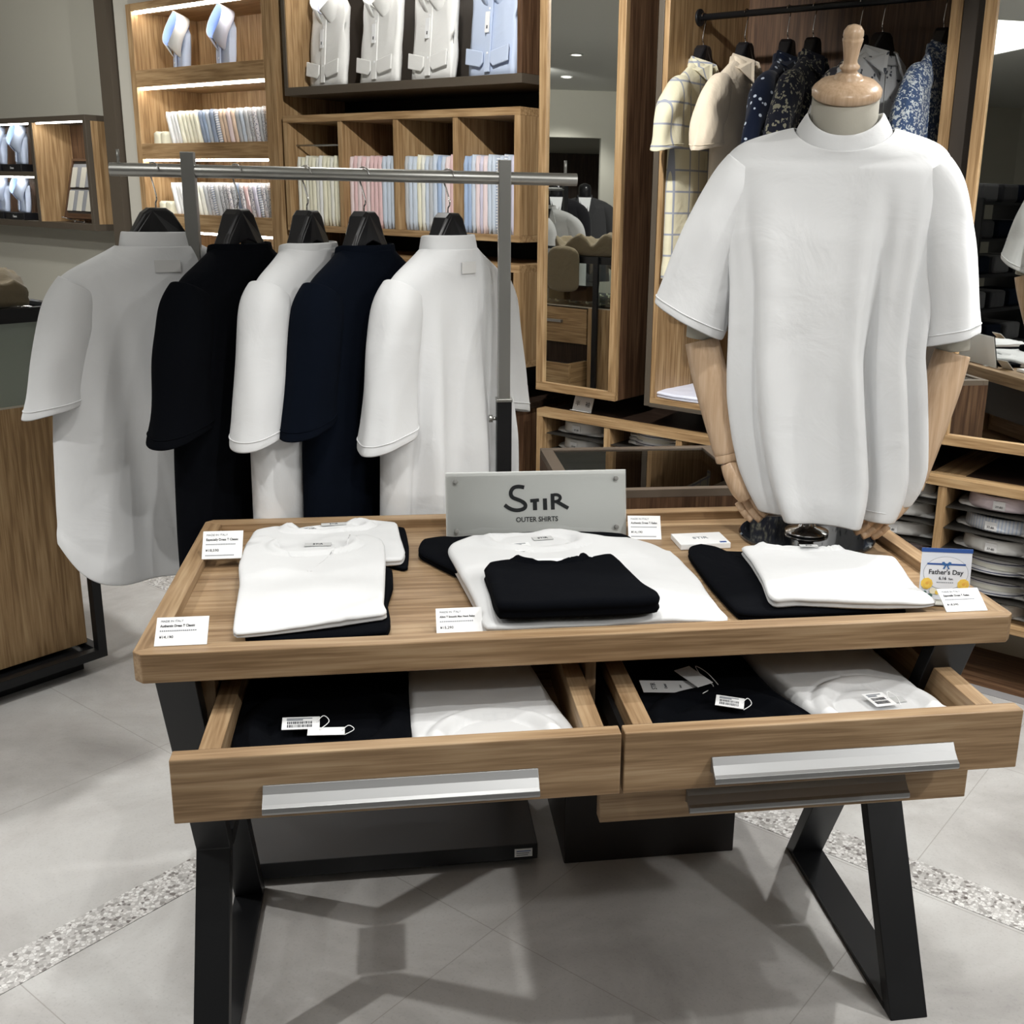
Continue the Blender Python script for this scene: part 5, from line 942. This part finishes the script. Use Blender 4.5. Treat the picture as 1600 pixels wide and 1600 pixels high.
# cufflinks and tie bars in rows on the tray
random.seed(3); cuf = None
sil = simple_once('cuff_silver', (0.80, 0.76, 0.60), .2)
for i in range(9):
    for j in range(8):
        x, y = -0.07 - 0.11 * i, -0.07 - 0.075 * j; p = wp(-1.71 + x, 0.82 + y, HZ + 0.0165)
        if cuf is None:
            cuf = MB().box(-0.016, 0.016, -0.004, 0.004, 0, 0.006).ball((0.012, 0, 0.008), 0.006, 8).build('cufflink', sil); o = cuf
        else: o = cuf.copy(); COL.objects.link(o)
        o.location = p; o.rotation_euler = (0, 0, random.uniform(0, 3)); tag(o, 'small silver cufflink lying in rows on the black tray in the left glass counter', 'cufflink', 'cufflinks in the glass counter')
for k, (x, y, mt) in enumerate([(-0.86, -0.12, BLKP), (-0.70, -0.12, simple_once('box_red', (0.12, 0.04, 0.03), .5))]):
    o = thing('gift_box', ['black upright gift box in the left glass counter', 'dark red upright gift box in the left glass counter'][k], 'box', wp(-1.71 + x, 0.82 + y, HZ + 0.0245), WA); B(-0.06, 0.06, -0.03, 0.03, 0, 0.085).build('box_body', mt, o, bevel=0.002)
OLV = fabric('olive_brown_cotton', (0.155, 0.125, 0.078), fold=1.2, bump=0.4)
pts = [wp(-1.71 + a, 0.82 + b_)[:2] for a, b_ in ((0.04, -0.08), (0.05, -0.40), (0.0, -0.66), (-0.35, -0.70), (-0.60, -0.50), (-0.92, -0.20), (-0.80, 0.0), (-0.45, 0.02), (-0.30, -0.02))]
tt, c_, z_ = fold_tee('olive brown jacket lying crumpled on top of the left glass counter', OLV, pts, 1.1325, 0.085, 41, wr=0.05, name='crumpled_jacket')
MB().loft([[(x * 1.0, y, z) for x, y, z in ring] for ring in [[(c_[0] * 0 + a, b_, zz) for a, b_ in ((-.12, -.02), (.12, -.02), (.13, .02), (-.13, .02))] for zz in (0.0, -.10, -.20, -.27)]]).build('hanging_sleeve', OLV, tt, smooth=True, sub=2, loc=(wp(-2.42, 0.865)[0] - c_[0], wp(-2.42, 0.865)[1] - c_[1], 0.06), rot=(0, 0, WA))

# ================================================================== shop furniture seen only in the mirrors
JG = fabric('pale_grey_wool', (0.34, 0.34, 0.33)); JD = fabric('charcoal_wool', (0.05, 0.05, 0.052)); JB = fabric('black_wool', (0.012, 0.012, 0.014))
jr = thing('jacket_rack', 'black rack of pale grey jackets seen in the narrow wall mirror', 'clothes rack', (-3.0, 2.62, 0), radians(80))
for x in (-0.5, 0.5): B(x - 0.015, x + 0.015, -0.015, 0.015, 0, 1.55).build('upright', BLK, jr); B(x - 0.02, x + 0.02, -0.25, 0.25, 0, 0.03).build('foot', BLK, jr)
MB().tube([(-0.5, 0, 1.50), (0.5, 0, 1.50)], 0.012, 12).build('hanging_bar', STEEL, jr, smooth=True); B(-0.5, 0.5, -0.01, 0.01, 1.53, 1.55).build('top_bar', BLK, jr)
JT = [(0, .075, .05, 0, 0), (.01, .10, .055, 0, 0), (.03, .17, .06, 0, 0), (.05, .21, .065, 0, 0), (.09, .225, .075, 0, 0), (.25, .205, .08, 0, 0), (.45, .215, .085, 0, 0), (.72, .235, .085, 0, 0)]
JS = ([(.15, 0, -.09), (.20, 0, -.11), (.235, 0, -.18), (.25, 0, -.35), (.255, 0, -.62)], [.05, .06, .065, .06, .052], [.05, .06, .062, .058, .05])
def jacket(lab, loc, rz, mat, grp, inner=PAPER):
    t = thing('jacket', lab, 'jacket', loc, rz, grp); tee(t, mat, JT, [], 50, JS, JS, (.07, .045, .03, .95), None, neckdrop=0.02, wr=0.004, label=False)
    MB().add([(-0.055, -0.072, 0.0), (0.055, -0.072, 0.0), (0.0, -0.106, -0.34)], [(0, 2, 1)]).build('shirt_front', inner, t, solid=0.004)
    for sg in (-1, 1): MB().add([(sg * 0.055, -0.060, 0.02), (sg * 0.10, -0.088, -0.10), (sg * 0.0, -0.108, -0.32), (sg * 0.02, -0.085, -0.10)], [(0, 1, 2, 3)]).build('lapel', mat, t, solid=0.005)
    return t
jl = ['pale grey jacket at the front of the mirrored rack', 'pale grey jacket second on the mirrored rack', 'black jacket between grey ones on the mirrored rack', 'pale grey jacket at the far end of the mirrored rack']
for k in range(4):
    d = -0.36 + 0.22 * k; a = radians(80); p = (-3.0 + d * cos(a), 2.62 + d * sin(a), 1.36)
    jacket(jl[k], p, radians(80 + 35), [JG, JG, JB, JG][k], 'jackets on the mirrored rack', JB)
def suit_form(lab, x, y, rz, mat):
    t = thing('suit_mannequin', lab, 'mannequin', (x, y, 0), rz, 'suit mannequins seen in the mirror')
    MB().lathe([(0.16, 0), (0.16, 0.015), (0.02, 0.02), (0.015, 0.8)], n=32).build('stand', BLK, t, smooth=False)
    MB().lathe([(0.05, 1.38), (0.055, 1.52), (0.045, 1.545), (0.01, 1.56)], n=24).build('neck_form', BLKP, t, smooth=True)
    MB().lathe([(0.11, 0.25), (0.14, 0.6), (0.17, 0.9)], n=24, sy=.6).build('trouser_form', mat, t, smooth=True)
    j = jacket(lab.replace('suit form', 'jacket worn by the suit form'), (x, y, 1.44), rz, mat, 'jackets on suit mannequins')
suit_form('charcoal suit form standing by the mirrored doorway', -4.6, 1.80, radians(95), JD); suit_form('black suit form with white shirt behind the mirrored jacket rack', -4.3, 2.08, radians(95), JB)
sh = thing('dark_shelf_rack', 'tall dark rack of folded trousers seen in the right mirror', 'shelf', (-2.9, -1.9, 0), radians(60))
for x in (-0.9, 0, 0.9): B(x - 0.015, x + 0.015, -0.2, 0.2, 0, 1.5).build('upright', BLK, sh)
for k in range(6): B(-0.9, 0.9, -0.2, 0.2, 0.15 + 0.26 * k, 0.17 + 0.26 * k).build('shelf', BLK, sh)
for k in range(6):
    for q in range(6):
        a = radians(60); lx = -0.75 + 0.3 * q; p = (-2.9 + lx * cos(a), -1.9 + lx * sin(a), 0.171 + 0.26 * k)
        o = B(-0.12, 0.12, -0.16, 0.16, 0, 0.13).build('folded_trousers', [JB, JD, NAVYB][(k + q) % 3], bevel=0.02); o.location = p; o.rotation_euler = (0, 0, a)
        tag(o, 'dark folded trousers, %s shelf from the floor, %s pile, on the mirrored rack' % (ORD[k], ORD[q]), 'trousers', 'folded trousers on the mirrored rack')
pc = MB(); pc.box(-4.6, -4.25, -1.2, -0.85, 0, CEIL); struct('trim_9', pc, GREIGE)
